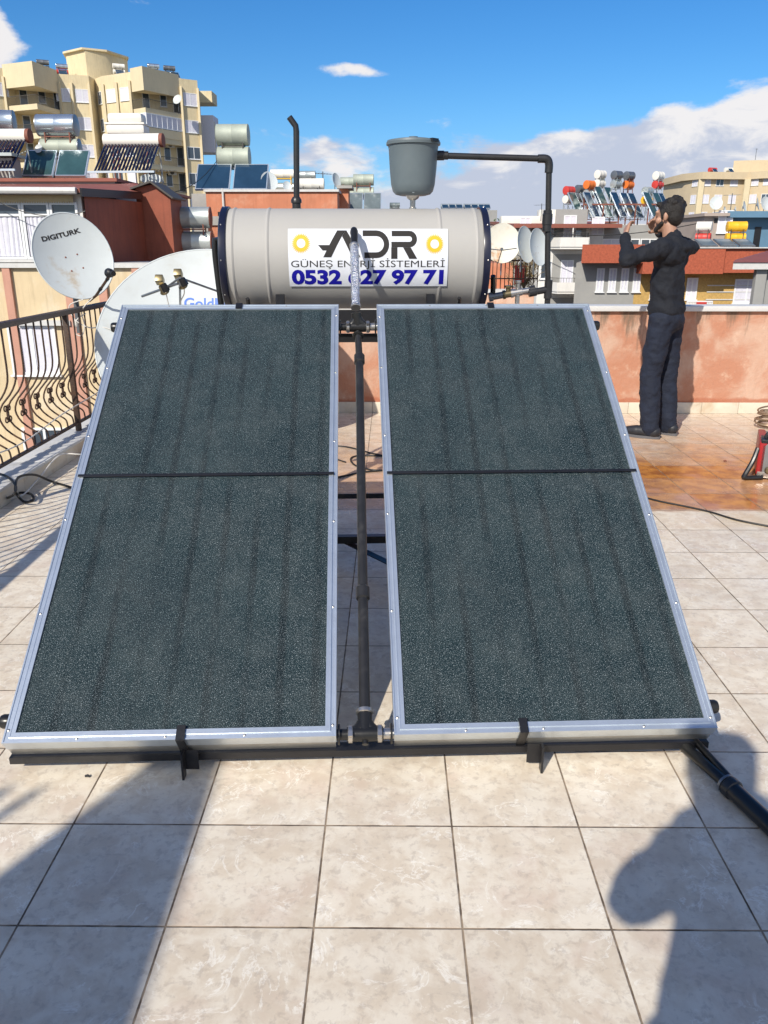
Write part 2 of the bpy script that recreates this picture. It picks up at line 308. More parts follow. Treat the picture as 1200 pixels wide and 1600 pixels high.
# ------------------------------------------------------------------ mesh builder
class MB:
    def __init__(s): s.v = []; s.f = []
    def add(s, vs, fs):
        o = len(s.v); s.v += [Vector(p) for p in vs]; s.f += [tuple(i + o for i in f) for f in fs]; return s
    def box(s, x0, x1, y0, y1, z0, z1):
        return s.add([(x0, y0, z0), (x1, y0, z0), (x1, y1, z0), (x0, y1, z0), (x0, y0, z1), (x1, y0, z1), (x1, y1, z1), (x0, y1, z1)],
                     [(0, 3, 2, 1), (4, 5, 6, 7), (0, 1, 5, 4), (1, 2, 6, 5), (2, 3, 7, 6), (3, 0, 4, 7)])
    def bbox(s, x0, x1, y0, y1, z0, z1, b=.004):
        """box with bevelled edges"""
        bm = bmesh.new(); bmesh.ops.create_cube(bm, size=1.0)
        for v in bm.verts: v.co = Vector(((x0 + x1) / 2 + v.co.x * (x1 - x0), (y0 + y1) / 2 + v.co.y * (y1 - y0), (z0 + z1) / 2 + v.co.z * (z1 - z0)))
        bmesh.ops.bevel(bm, geom=bm.edges[:], offset=b, segments=2, affect='EDGES', profile=.6)
        bm.verts.ensure_lookup_table(); bm.verts.index_update()
        s.add([v.co.copy() for v in bm.verts], [tuple(v.index for v in f.verts) for f in bm.faces]); bm.free(); return s
    def beam(s, p, q, a, b, up=(0, 0, 1)):
        """rectangular bar from p to q, a wide, b thick"""
        p, q = Vector(p), Vector(q); d = (q - p).normalized(); up = Vector(up)
        if abs(d.dot(up)) > .98: up = Vector((0, 1, 0))
        x = d.cross(up).normalized() * a / 2; z = x.normalized().cross(d) * b / 2
        vs = [p - x - z, p + x - z, p + x + z, p - x + z, q - x - z, q + x - z, q + x + z, q - x + z]
        return s.add(vs, [(0, 1, 2, 3), (7, 6, 5, 4), (0, 4, 5, 1), (1, 5, 6, 2), (2, 6, 7, 3), (3, 7, 4, 0)])
    def angle(s, p, q, a=.04, t=.004, up=(0, 0, 1), flip=1):
        """L-section steel angle"""
        p, q = Vector(p), Vector(q); d = (q - p).normalized(); up = Vector(up)
        if abs(d.dot(up)) > .98: up = Vector((0, 1, 0))
        x = d.cross(up).normalized() * flip; z = (up - d * up.dot(d)).normalized()
        def put(ax, bx, az, bz):
            vs = []
            for o in (p, q):
                vs += [o + x * ax + z * az, o + x * bx + z * az, o + x * bx + z * bz, o + x * ax + z * bz]
            s.add(vs, [(0, 1, 2, 3), (7, 6, 5, 4), (0, 4, 5, 1), (1, 5, 6, 2), (2, 6, 7, 3), (3, 7, 4, 0)])
        put(0, a, 0, t); put(0, t, -a, -.0002); return s
    def tube(s, pts, r, n=10, cap=True):
        """round tube through points; r is a number or one radius per point"""
        pts = [Vector(p) for p in pts]; k = len(pts)
        rs = r if isinstance(r, (list, tuple)) else [r] * k
        t0 = (pts[1] - pts[0]).normalized(); a = t0.orthogonal().normalized(); vs = []; fs = []
        for i in range(k):
            t = (pts[min(i + 1, k - 1)] - pts[max(i - 1, 0)]).normalized()
            a = (a - t * a.dot(t)); a = a.normalized() if a.length > 1e-6 else t.orthogonal().normalized(); b = t.cross(a)
            for j in range(n):
                an = 2 * math.pi * j / n; vs.append(pts[i] + (a * math.cos(an) + b * math.sin(an)) * rs[i])
        for i in range(k - 1):
            for j in range(n):
                j2 = (j + 1) % n; fs.append((i * n + j, i * n + j2, (i + 1) * n + j2, (i + 1) * n + j))
        if cap: fs.append(tuple(reversed(range(n)))); fs.append(tuple((k - 1) * n + j for j in range(n)))
        return s.add(vs, fs)
    def lathe(s, prof, o=(0, 0, 0), axis=(0, 0, 1), n=32):
        """profile of (radius, height) turned about axis at o"""
        o = Vector(o); ax = Vector(axis).normalized(); a = ax.orthogonal().normalized(); b = ax.cross(a); vs = []; fs = []; k = len(prof)
        for (r, h) in prof:
            for j in range(n):
                an = 2 * math.pi * j / n; vs.append(o + ax * h + (a * math.cos(an) + b * math.sin(an)) * max(r, 1e-5))
        for i in range(k - 1):
            for j in range(n):
                j2 = (j + 1) % n; fs.append((i * n + j, i * n + j2, (i + 1) * n + j2, (i + 1) * n + j))
        if prof[0][0] > 1e-4: fs.append(tuple(reversed(range(n))))
        if prof[-1][0] > 1e-4: fs.append(tuple((k - 1) * n + j for j in range(n)))
        return s.add(vs, fs)
    def prism(s, poly, z0, z1):
        """polygon of (x, y) extruded from z0 to z1"""
        n = len(poly); ar = sum(poly[i][0] * poly[(i + 1) % n][1] - poly[(i + 1) % n][0] * poly[i][1] for i in range(n))
        if ar < 0: poly = poly[::-1]
        vs = [(p[0], p[1], z0) for p in poly] + [(p[0], p[1], z1) for p in poly]
        fs = [tuple(reversed(range(n))), tuple(range(n, 2 * n))] + [(i, (i + 1) % n, n + (i + 1) % n, n + i) for i in range(n)]
        return s.add(vs, fs)
    def ell(s, c, r, n=12, rot=None):
        c = Vector(c); vs = []; fs = []; k = n // 2 + 1
        for i in range(k + 1):
            th = math.pi * i / k
            for j in range(n):
                ph = 2 * math.pi * j / n
                p = Vector((r[0] * math.sin(th) * math.cos(ph), r[1] * math.sin(th) * math.sin(ph), r[2] * math.cos(th)))
                if rot: p = rot @ p
                vs.append(c + p)
        for i in range(k):
            for j in range(n):
                j2 = (j + 1) % n; fs.append((i * n + j, (i + 1) * n + j, (i + 1) * n + j2, i * n + j2))
        return s.add(vs, fs)
    def xf(s, mtx):
        s.v = [mtx @ p for p in s.v]; return s
    def mesh(s, name, m, shift=None, sharp=35):
        me = bpy.data.meshes.new(name)
        vs = [p - shift for p in s.v] if shift else s.v
        me.from_pydata([tuple(p) for p in vs], [], s.f)
        bm = bmesh.new(); bm.from_mesh(me); bmesh.ops.remove_doubles(bm, verts=bm.verts, dist=1e-5)
        bmesh.ops.recalc_face_normals(bm, faces=bm.faces); bm.to_mesh(me); bm.free()
        if m: me.materials.append(m)
        me.polygons.foreach_set('use_smooth', [True] * len(me.polygons)); me.set_sharp_from_angle(angle=R(sharp))
        return me
    def build(s, name, m, parent=None, world=False, sharp=35):
        """world=True: the vertices are in world space although the parent is an Empty placed (unrotated) elsewhere"""
        shift = parent.location.copy() if (world and parent) else None
        o = bpy.data.objects.new(name, s.mesh(name, M[m] if isinstance(m, str) else m, shift, sharp)); col.objects.link(o)
        if parent: o.parent = parent
        return o
    def build_at(s, name, m, sharp=35):
        """top-level mesh whose origin sits at the base of its own bounding box"""
        mn = [min(p[i] for p in s.v) for i in range(3)]; mx = [max(p[i] for p in s.v) for i in range(3)]
        b = Vector(((mn[0] + mx[0]) / 2, (mn[1] + mx[1]) / 2, mn[2]))
        o = bpy.data.objects.new(name, s.mesh(name, M[m] if isinstance(m, str) else m, b, sharp)); col.objects.link(o); o.location = b
        return o

def tag(o, label=None, cat=None, group=None, kind=None):
    if label: o['label'] = label
    if cat: o['category'] = cat
    if group: o['group'] = group
    if kind: o['kind'] = kind
    return o
def thing(name, label, cat, loc=(0, 0, 0), rz=0.0, group=None, rot=None):
    o = bpy.data.objects.new(name, None); col.objects.link(o); o.location = loc; o.rotation_euler = rot if rot else (0, 0, rz)
    o.empty_display_size = .2
    return tag(o, label, cat, group)
def child(name, data, parent, loc=(0, 0, 0), rz=0.0):
    o = bpy.data.objects.new(name, data); col.objects.link(o); o.parent = parent; o.location = loc; o.rotation_euler = (0, 0, rz); return o

def text_mesh(txt, w, h, bold=0.0, spacing=1.0):
    """lettering as flat polygons filling a w x h box, lower left corner at the origin"""
    cu = bpy.data.curves.new('lettering', 'FONT'); cu.body = txt; cu.size = 1.0; cu.offset = bold; cu.space_character = spacing; cu.resolution_u = 4
    o = bpy.data.objects.new('lettering', cu); col.objects.link(o)
    bpy.context.view_layer.update()
    me = bpy.data.meshes.new_from_object(o.evaluated_get(bpy.context.evaluated_depsgraph_get()))
    bpy.data.objects.remove(o)
    xs = [v.co.x for v in me.vertices]; ys = [v.co.y for v in me.vertices]
    x0, x1, y0, y1 = min(xs), max(xs), min(ys), max(ys)
    mb = MB(); mb.v = [Vector(((v.co.x - x0) / (x1 - x0) * w, (v.co.y - y0) / (y1 - y0) * h, 0)) for v in me.vertices]
    mb.f = [tuple(p.vertices) for p in me.polygons]; bpy.data.meshes.remove(me)
    return mb
def slice_mb(mb, ys=(), xs=()):
    bm = bmesh.new(); vs = [bm.verts.new(p) for p in mb.v]
    for f in mb.f:
        try: bm.faces.new([vs[i] for i in f])
        except ValueError: pass
    for y in ys: bmesh.ops.bisect_plane(bm, geom=bm.verts[:] + bm.edges[:] + bm.faces[:], plane_co=(0, y, 0), plane_no=(0, 1, 0))
    for x in xs: bmesh.ops.bisect_plane(bm, geom=bm.verts[:] + bm.edges[:] + bm.faces[:], plane_co=(x, 0, 0), plane_no=(1, 0, 0))
    bm.verts.index_update(); out = MB(); out.v = [v.co.copy() for v in bm.verts]; out.f = [tuple(v.index for v in f.verts) for f in bm.faces]; bm.free()
    return out

# ================================================================== SETTING
g = MB(); g.add([(-3000, -3000, -15), (3000, -3000, -15), (3000, 3500, -15), (-3000, 3500, -15)], [(0, 1, 2, 3)])
tag(g.build('ground', 'asphalt'), kind='structure')
WY = 7.18; KX = -2.25                      # back wall, inner edge of the left kerb
f = MB(); f.add([(KX, -6, 0), (8, -6, 0), (8, WY, 0), (KX, WY, 0)], [(0, 1, 2, 3)])
tag(f.build('terrace_floor', 'tile'), kind='structure')
b = MB().box(-2.43, 8.2, -6.2, WY + .16, -15, -.012).box(-4.4, -2.431, -6.2, -1.15, -15, 0)
tag(b.build_at('block_of_flats', 'cream'), 'cream building under the tiled roof terrace', 'building')

def wall_material():
    m = bpy.data.materials.new('weathered_salmon_wall'); m.use_nodes = True
    t = NT(m.node_tree); tc = t.n('ShaderNodeTexCoord').outputs['Object']
    z = t.n('ShaderNodeSeparateXYZ', {0: tc}).outputs[2]
    base = t.mix(t.ramp(t.noise(tc, 2.6, 7, 0.62, .4), 0.40, 0.66), (0.45, 0.21, 0.13), (0.53, 0.35, 0.26))
    base = t.mix(t.ramp(t.noise(tc, 6.5, 6, 0.7), 0.52, 0.74, 0, .55), base, (0.66, 0.50, 0.38))
    mp = t.n('ShaderNodeMapping', {0: tc, 3: (5.0, 5.0, 0.7)}).outputs[0]
    dm = t.m('ADD', t.m('SUBTRACT', z, .86), t.m('MULTIPLY', t.m('SUBTRACT', t.noise(mp, 1.1, 6, .65), .5), 2.0))
    base = t.mix(t.ramp(dm, -.10, .16, 0, .85), base, (0.16, 0.12, 0.085))
    base = t.mix(t.ramp(t.noise(mp, 2.4, 6, .6), .56, .75, 0, .4), base, (0.36, 0.22, 0.15))
    foot = t.ramp(t.m('ADD', z, t.m('MULTIPLY', t.m('SUBTRACT', t.noise(tc, 5.0, 5), .5), .12)), .12, .15, 1, 0)
    base = t.mix(t.m('MULTIPLY', foot, .8), base, (0.38, 0.13, 0.07))
    bs_ = t.n('ShaderNodeBsdfPrincipled', {'Base Color': base, 'Roughness': .9})
    h = t.m('ADD', t.noise(tc, 30.0, 6, .65), t.noise(tc, 5.0, 4))
    bp = t.n('ShaderNodeBump', {'Strength': .5, 'Distance': .012, 'Height': h}); m.node_tree.links.new(bp.outputs[0], bs_.inputs['Normal'])
    t.n('ShaderNodeOutputMaterial', {0: bs_.outputs[0]}); return m
M['wall'] = wall_material()
wt = thing('parapet_wall', 'salmon rendered parapet wall with white coping along the far side of the terrace', 'wall', (0, WY, 0))
MB().box(-2.43, 8.2, WY, WY + .16, 0, .90).build('wall_body', 'wall', wt, True)
MB().bbox(-2.46, 8.2, WY - .04, WY + .20, .90, .945, .006).build('coping', 'coping', wt, True)
sk = MB()
x = TX0 - .33 * 6
while x < 8:
    sk.bbox(x + .0015, x + .3285, WY - .012, WY - .001, .001, .10, .002); x += .33
sk.build('skirting', 'tile_plain', wt, True)

kb = thing('kerb', 'low tiled kerb with mottled marble top under the iron railing', 'kerb', (KX - .08, 3, 0))
MB().box(-2.43, KX - .006, -6, WY - .02, -.01, .093).build('kerb_body', 'concrete', kb, True)
kt = MB(); y = -5.9
while y < WY - .1:
    kt.bbox(-2.46, KX + .012, y, min(y + .985, WY - .05), .093, .113, .003); y += .99
kt.build('marble_top', 'coping', kb, True)
ks = MB(); y = TY0 - .33 * 20
while y < WY - .35:
    ks.bbox(KX - .0055, KX + .004, y + .0015, y + .3285, .001, .092, .001); y += .33
ks.build('tile_facing', 'tile_plain', kb, True)

# ------------------------------------------------------------------ iron railing
RX = -2.36
rl = thing('railing', 'rusty brown wrought iron railing with belly shaped bars and scrolls on the kerb', 'railing', (RX, 3.5, .11))
MB().bbox(RX - .03, RX + .03, .3, WY - .06, .965, 1.0, .004).build('top_rail', 'iron', rl, True)
MB().bbox(RX - .015, RX + .015, .3, WY - .06, .165, .180, .002).build('bottom_rail', 'iron', rl, True)
prof = [(0, .966), (0, .80), (-.002, .68), (-.018, .61), (-.06, .54), (-.115, .48), (-.145, .42), (-.145, .37), (-.115, .315), (-.06, .27), (-.018, .245), (-.003, .22), (0, .18)]
def smooth(pts, n=3):
    pts = [Vector(p) for p in pts]; out = []
    for i in range(len(pts) - 1):
        p0 = pts[max(i - 1, 0)]; p1 = pts[i]; p2 = pts[i + 1]; p3 = pts[min(i + 2, len(pts) - 1)]
        for k in range(n):
            t = k / n; out.append(.5 * ((2 * p1) + (-p0 + p2) * t + (2 * p0 - 5 * p1 + 4 * p2 - p3) * t * t + (-p0 + 3 * p1 - 3 * p2 + p3) * t ** 3))
    out.append(pts[-1]); return out
bar = MB().tube(smooth([(a, 0, z - .11) for a, z in prof], 2), .0065, 6).mesh('baluster', M['iron'])
sc_ = MB()
for sy in (-1, 1):
    for sz in (-1, 1):
        pts = []
        for k in range(15):
            an = k / 14 * 2.1 * math.pi; rr = .024 * (1 - k / 14 * .60)
            pts.append((-.147, sy * (.026 - rr * math.cos(an)), .395 - .11 + sz * (.034 + rr * math.sin(an))))
        sc_.tube(pts, .0050, 5)
sc_.bbox(-.154, -.139, -.008, .008, .340 - .11, .450 - .11, .003)
scm = sc_.mesh('scroll', M['iron'])
rib = MB().bbox(-.155, -.138, -.010, .010, .385 - .11, .405 - .11, .003).mesh('collar', M['iron'])
y = .55; i = 0
while y < WY - .12:
    o = child('baluster', bar, rl, (0, y - 3.5, 0))
    if i % 2 == 0: child('scroll', scm, o)
    y += .115; i += 1
pm = MB().bbox(-.018, .018, -.018, .018, 0, .858, .003).mesh('post', M['iron'])
for y in (.5, 2.3, 4.1, 5.92, 7.05): child('post', pm, rl, (0.0, y - 3.5, 0))

# ================================================================== SOLAR ARRAY
AO = Vector((-.0699, 1.9458, .122)); AA = .0465; AT = .581; PL = 1.9536; GAP = .1648; PW = .9289
U = Vector((math.cos(AA), math.sin(AA), 0)); V = Vector((-math.sin(AA) * math.cos(AT), math.cos(AA) * math.cos(AT), math.sin(AT))); Nn = U.cross(V)
AR = Matrix((U, V, Nn)).transposed(); AE = AR.to_euler()
def arr(px, py):
    """(x, y) on the sloping glass plane seen at a photo pixel; x counts from the middle of the gap"""
    d = ray(px, py); o = Vector((0, 0, CAM_H)); t = (AO - o).dot(Nn) / d.dot(Nn); q = o + d * t - AO
    return q.dot(U), q.dot(V)
def aw(x, y, z): return AO + U * x + V * y + Nn * z      # local array coordinates -> world

FW = .031
cas = MB().box(.002, PW - .002, .002, PL - .002, -.082, -.006).mesh('casing', M['tin'])
fr = MB()
def rail(a, b, inward):
    """mitred frame rail: flat outer flange, raised inner lip"""
    a = Vector((a[0], a[1], 0)); b = Vector((b[0], b[1], 0)); d = (b - a).normalized(); n = Vector(inward)
    for (w0, w1, z0, z1) in ((0, .004, -.040, .003), (.004, .016, -.010, 0.0), (.016, .019, -.010, .004), (.019, FW, -.010, .0025)):
        vs = []
        for (p, sgn) in ((a, 1), (b, -1)):
            for w_, z_ in ((w0, z0), (w1, z0), (w1, z1), (w0, z1)): vs.append(p + d * sgn * w_ + n * w_ + Vector((0, 0, z_)))
        fr.add(vs, [(0, 1, 2, 3), (7, 6, 5, 4), (0, 4, 5, 1), (1, 5, 6, 2), (2, 6, 7, 3), (3, 7, 4, 0)])
rail((0, 0), (PW, 0), (0, 1, 0)); rail((PW, 0), (PW, PL), (-1, 0, 0)); rail((PW, PL), (0, PL), (0, -1, 0)); rail((0, PL), (0, 0), (1, 0, 0))
frm = fr.mesh('frame', M['alu'])
VJ = arr(330, 743)[1]
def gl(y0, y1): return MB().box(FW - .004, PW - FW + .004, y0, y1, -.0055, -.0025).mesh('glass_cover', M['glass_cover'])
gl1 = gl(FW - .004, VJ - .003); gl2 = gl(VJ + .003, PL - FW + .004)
jm = MB().bbox(.012, PW - .012, VJ - .006, VJ + .006, .0052, .0075, .0008).mesh('joint_strip', M['black'])
scr = MB().lathe([(.0042, 0), (.0042, .0010), (.0028, .0022), (0, .0026)], n=10).mesh('screw', M['nickel'])
cap = MB().lathe([(.019, 0), (.021, .004), (.021, .030), (.018, .037), (0, .039)], n=18).mesh('pipe_cap', M['rubber'])
colls = []
for side, lab in ((-1, 'left one of the two sloping dark speckled glass panels, nearer the railing'),
                  (1, 'right one of the two sloping dark speckled glass panels, nearer the standing man')):
    x0 = -GAP / 2 - PW if side < 0 else GAP / 2
    t = thing('solar_collector', lab, 'solar collector', aw(x0, 0, 0), group='the two solar collectors of the water heater', rot=AE)
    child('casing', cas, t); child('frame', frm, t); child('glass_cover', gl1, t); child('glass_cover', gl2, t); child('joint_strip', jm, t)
    for k in range(6):
        yy = .06 + k * (PL - .12) / 5
        for xx in (.010, PW - .010): child('screw', scr, t, (xx + random.uniform(-.002, .002), yy + random.uniform(-.03, .03), .0))
    for k in range(1, 4):
        for yy in (.010, PL - .010): child('screw', scr, t, (k * PW / 4 + random.uniform(-.04, .04), yy, .0))
    for yy in (.085, PL - .095):
        c_ = child('pipe_cap', cap, t, (0 if side < 0 else PW, yy, -.042)); c_.rotation_euler = (0, R(-90) if side < 0 else R(90), 0)
    colls.append(t)

# straps hooking over the top and bottom edge of the collectors
def strap(px, py, top, lab):
    x, _ = arr(px, py); m = MB(); y0 = PL if top else 0; s = 1 if top else -1
    m.xf(Matrix.Identity(4))
    def B(a, b_, c, d, e, f_): m.box(a, b_, c, d, e, f_)
    if top:
        B(x - .014, x + .014, PL - .030, PL + .004, .0055, .0085); B(x - .014, x + .014, PL + .001, PL + .004, -.09, .0055)
    else:
        B(x - .012, x + .012, -.004, .040, .0055, .009); B(x - .012, x + .012, -.0045, -.0008, -.095, .0055)
    m.v = [aw(*p) for p in m.v]
    tag(m.build_at('strap', 'black'), lab, 'strap', 'black straps clamping the collector edges')
strap(374, 477, True, 'small black strap over the top edge of the left collector'); strap(766, 476, True, 'small black strap over the top edge of the right collector')
strap(281, 1160, False, 'black strap over the bottom edge of the left collector'); strap(821, 1158, False, 'black strap over the bottom edge of the right collector')

# ---- stand, in array yaw frame: x along the array, y away from the camera, z up from the floor
SM = Matrix.Translation(Vector((AO.x, AO.y, 0))) @ Matrix.Rotation(AA, 4, 'Z')
def sw(x, y, z): return SM @ Vector((x, y, z))
sn, cs = math.sin(AT), math.cos(AT)
def under(v, d): return (v * cs + sn * d, .122 + v * sn - cs * d)     # (y, z) at slope distance v, depth d below the glass
st = thing('support_stand', 'black angle steel stand carrying the two collectors and the water tank', 'stand', sw(0, 1.2, 0))
def part(name, m, fn, world=True):
    o = MB(); fn(o); o.v = [SM @ p for p in o.v]; return o.build(name, m, st, True)
y0, z0 = under(.0, .083)
part('front_bar', 'black', lambda o: o.box(-1.015, 1.010, y0 - .012, y0 + .030, z0 - .022, z0 - .001))
for xs in (-.52, .49):
    ya, za = under(.03, .104); yb, zb = under(PL - .02, .104)
    part('sloping_rail', 'black', lambda o: o.angle((xs, ya, za), (xs, yb, zb), .04, .005, (0, -sn, cs)))
    yb2, zb2 = under(PL - .12, .11)
    part('rear_leg', 'black', lambda o: o.angle((xs, 2.36, 0.003), (xs, 2.36, 1.12), .04, .005, (0, 1, 0)))
    part('base_bar', 'black', lambda o: o.angle((xs + .006, .12, .035), (xs + .006, 2.36, .035), .035, .004))
    part('tank_cradle', 'black', lambda o: (o.angle((xs, yb - .10, zb - .03), (xs, 2.40, 1.135), .04, .005), o.tube([(xs, 2.05, 1.13), (xs, 2.0, 1.2)], .01, 6)))
    part('brace', 'black', lambda o: o.beam((xs + .02, 2.34, .10), (xs + .02, 1.45, .95), .03, .006))
def xb(name, y, z, a, b_): part(name, 'black', lambda o: o.box(-.60, .58, y, y + a, z, z + b_))
xb('cross_bar', 2.05, 1.080, .04, .060); xb('cross_bar', 2.34, .955, .01, .045); xb('cross_bar', 2.36, .085, .01, .028)
xb('cross_bar', 1.60, .10, .035, .035)
part('brace', 'black', lambda o: o.beam((-.30, 1.95, .10), (.32, 1.12, .085), .035, .005))
# two short feet of angle steel showing in front
for (px, py, px2, py2) in ((299, 1180, 301, 1212), (834, 1174, 836, 1200)):
    p = at(px, py, AO.y + .01 + (0.02 if px > 600 else -.02)); xx = p.x
    q = Vector((p.x, p.y, 0.003))
    fo = MB(); s = -1 if px > 600 else 1
    fo.box(q.x - .020, q.x + .020, q.y - .004, q.y, .018, .080); fo.box(q.x - .020 * s - .003, q.x - .020 * s + .003, q.y - .032, q.y - .0042, .001, .085)
    fo.build('front_foot', 'black', st, True)

# ---- water tank
TC = at(555, 405.5, 4.20); TR = .2385; TL = 1.272
TM = Matrix.Translation(TC) @ Matrix.Rotation(AA, 4, 'Z')
tk = thing('water_tank', 'big grey cylindrical hot water tank with black end caps and a white banner', 'water tank', (TC.x, TC.y, TC.z - TR))
def tpart(name, m, mb, parent=None): mb.v = [TM @ p for p in mb.v]; return mb.build(name, m, tk, True)
h = TL / 2
pr = [(TR - .004, -h)]
for xb_ in (-h + .055, -.415, .405, h - .055):
    pr += [(TR, xb_ - .010), (TR + .003, xb_ - .006), (TR + .0050, xb_), (TR + .003, xb_ + .006), (TR, xb_ + .010)]
pr += [(TR - .004, h)]
tpart('tank_body', 'tank', MB().lathe(pr, axis=(1, 0, 0), n=96))
for s in (-1, 1):
    tpart('end_cap', 'tank_cap', MB().lathe([(TR + .008, s * (h - .026)), (TR + .0095, s * (h - .022)), (TR + .0095, s * (h + .004)), (TR + .002, s * (h + .008)), (TR * .75, s * (h + .014)), (TR * .35, s * (h + .018)), (0, s * (h + .020))], axis=(1, 0, 0), n=72))
    for k in range(9):
        an = R(20 + k * 40); c = Vector((s * (h - .006), math.cos(an) * (TR + .009), math.sin(an) * (TR + .009)))
        tpart('rivet', 'nickel', MB().ell(c, (.004, .004, .004), 8))
for xs, px in ((-.36, 436), (.37, 672)):
    xl = (px - 555) / 1250 * 3.82 + .002
    tpart('mounting_bracket', 'black', MB().box(xl - .020, xl + .020, -TR - .012, -TR * .86, -TR * .96, -.155))
# banner lettering wrapped round the tank
KP = 1250 / 3.80
def arc(py): return math.asin(max(-1, min(1, (405.5 - py) / (TR * KP)))) * TR
def bx(px): return (px - 555) / KP + .004
def wrap(mb, dr, name, m, parent, ny=12):
    ys = [v.y for v in mb.v]; y0, y1 = min(ys), max(ys)
    mb = slice_mb(mb, [y0 + (y1 - y0) * k / ny for k in range(1, ny)])
    RR = TR + dr
    mb.v = [TM @ Vector((p.x, -RR * math.cos(p.y / TR), RR * math.sin(p.y / TR))) for p in mb.v]
    o = mb.build(name, m, tk, True, sharp=60)
    if parent: 
        o.parent = parent
    return o
def quad(x0, x1, y0, y1): return MB().add([(x0, y0, 0), (x1, y0, 0), (x1, y1, 0), (x0, y1, 0)], [(0, 1, 2, 3)])
# the seams raise the tank skin slightly, so the sticker lies 5 mm off
bn = wrap(quad(bx(450), bx(698), arc(444), arc(360)), .0052, 'banner', 'banner', None, 24)
def stroke(pts, wdt):
    """ribbon polygon with mitred joints"""
    pts = [Vector((p[0], p[1], 0)) for p in pts]; L = []; Rr = []
    for i, p in enumerate(pts):
        a = (p - pts[i - 1]).normalized() if i else (pts[1] - p).normalized()
        b_ = (pts[i + 1] - p).normalized() if i < len(pts) - 1 else a
        t_ = (a + b_).normalized(); n_ = Vector((-t_.y, t_.x, 0)); k = wdt / 2 / max(.45, n_.dot(Vector((-a.y, a.x, 0))))
        L.append(p + n_ * k); Rr.append(p - n_ * k)
    n = len(pts); return MB().add(L + Rr, [(i, i + 1, n + i + 1, n + i) for i in range(n - 1)])
lg = MB()
def zp(x, y): return (x / 2.667 + 330, y / 2.667 + 310)
def poly(pts):
    q = [zp(*p) for p in pts]; lg.add([(p[0], p[1], 0) for p in q], [tuple(range(len(q)))])
def strk(pts, wd): m_ = stroke([zp(*p) for p in pts], wd / 2.667); lg.add(m_.v, m_.f)
poly([(523, 140), (556, 140), (497, 243), (464, 243)]); poly([(556, 140), (561, 140), (618, 243), (584, 243), (542.8, 163)])
poly([(443, 196), (490.5, 196), (478.5, 217), (462, 217)])
A_ = [(628, 151), (684, 151)] + [(684 + 42 * math.sin(R(a)), 193 - 42 * math.cos(R(a))) for a in range(15, 181, 15)] + [(634, 235)]
strk(A_, 22)
strk([(748, 152), (822, 152)] + [(822 + 20 * math.sin(R(a)), 173 - 21 * math.cos(R(a))) for a in range(20, 161, 20)] + [(822, 194), (746, 194)], 21)
poly([(745, 205), (771, 205), (771, 249), (745, 249)]); poly([(794, 205), (826, 205), (853, 249), (820, 249)])
lg.v = [Vector((bx(p.x), arc(p.y), 0)) for p in lg.v]
wrap(lg, .0062, 'logo_lettering', 'ink_grey', bn, 14)
for (px, py) in ((470, 381), (677, 382)):
    s_ = MB(); vs = []; fs = []; n = 60
    for k in range(n):
        an = 2 * math.pi * k / n; ro = 15.6 if k % 2 == 0 else 11.2
        vs.append((px + 6.6 * math.cos(an), py + 6.6 * math.sin(an), 0)); vs.append((px + ro * math.cos(an), py + ro * math.sin(an), 0))
    for k in range(n): a = 2 * k; b_ = 2 * ((k + 1) % n); fs.append((a, a + 1, b_ + 1, b_))
    s_.add(vs, fs); s_.v = [Vector((bx(p.x), arc(p.y), 0)) for p in s_.v]
    wrap(s_, .0062, 'sun_emblem', 'ink_yellow', bn, 6)
def line(txt, px0, px1, py0, py1, m, bold, sp=1.0):
    t_ = text_mesh(txt, px1 - px0, 1.0, bold, sp)
    t_.v = [Vector((bx(px0 + p.x), arc(py1 + (py0 - py1) * p.y), 0)) for p in t_.v]
    wrap(t_, .0062, 'lettering', m, bn, 8)
line("G\u00dcNE\u015e ENERJ\u0130 S\u0130STEMLER\u0130", 454, 693, 402.5, 418.5, 'ink_grey', .0)
line("0532 627 97 71", 454, 692, 418.6, 441.5, 'ink_blue', .045)

# ---- vent pipe on the tank
def W3(px, py, Y): return at(px, py, Y)
YT = TC.y
vp = thing('vent_pipe', 'thin black vertical vent pipe with bent tip rising from the tank', 'pipe', at(463, 330, YT))
MB().tube([at(463.5, 327, YT), at(463, 205, YT), at(462, 197, YT), at(452, 183, YT)], .0145, 16).build('pipe', 'plastic_black', vp, True)
cb = at(463.5, 328, YT)
MB().lathe([(.030, -.01), (.030, .006), (.021, .008), (.021, .030), (.026, .032), (.026, .046), (.020, .056), (.017, .060)], o=cb).build('collar', 'plastic_black', vp, True)
# ---- feed tank
bb = at(645, 306, YT)
ft = thing('feed_tank', 'grey plastic bucket shaped feed tank mounted above the water tank', 'feed tank', bb)
rt = .1235; hb = (306 - 231) / 1250 * 3.93
prf = [(.0, .0), (.06, .0), (.085, .006), (.098, .020), (.106, .05), (.113, .12), (.118, hb - .03), (rt - .002, hb - .012), (rt + .006, hb - .010), (rt + .007, hb), (rt - .004, hb + .002)]
MB().lathe(prf, o=bb, n=48).build('bucket', 'bucket', ft, True)
MB().lathe([(rt + .006, hb + .0005), (rt + .002, hb + .010), (.09, hb + .016), (.03, hb + .020), (.022, hb + .021), (.022, hb + .028), (0, hb + .03)], o=bb, n=48).build('lid', 'bucket', ft, True)
MB().lathe([(.030, -.002), (.034, .0005), (.028, -.012), (.014, -.020), (.013, -.052), (.018, -.054), (.018, -.085)][::-1], o=bb, n=20).build('outlet_fitting', 'nickel', ft, True)
for k in range(3):
    an = R(200 + k * 70); c = bb + Vector((math.cos(an) * .062, math.sin(an) * .062, .003))
    MB().beam(c, c + Vector((math.cos(an) * .028, math.sin(an) * .028, .009)), .010, .008).build('foot_lug', 'bucket', ft, True)
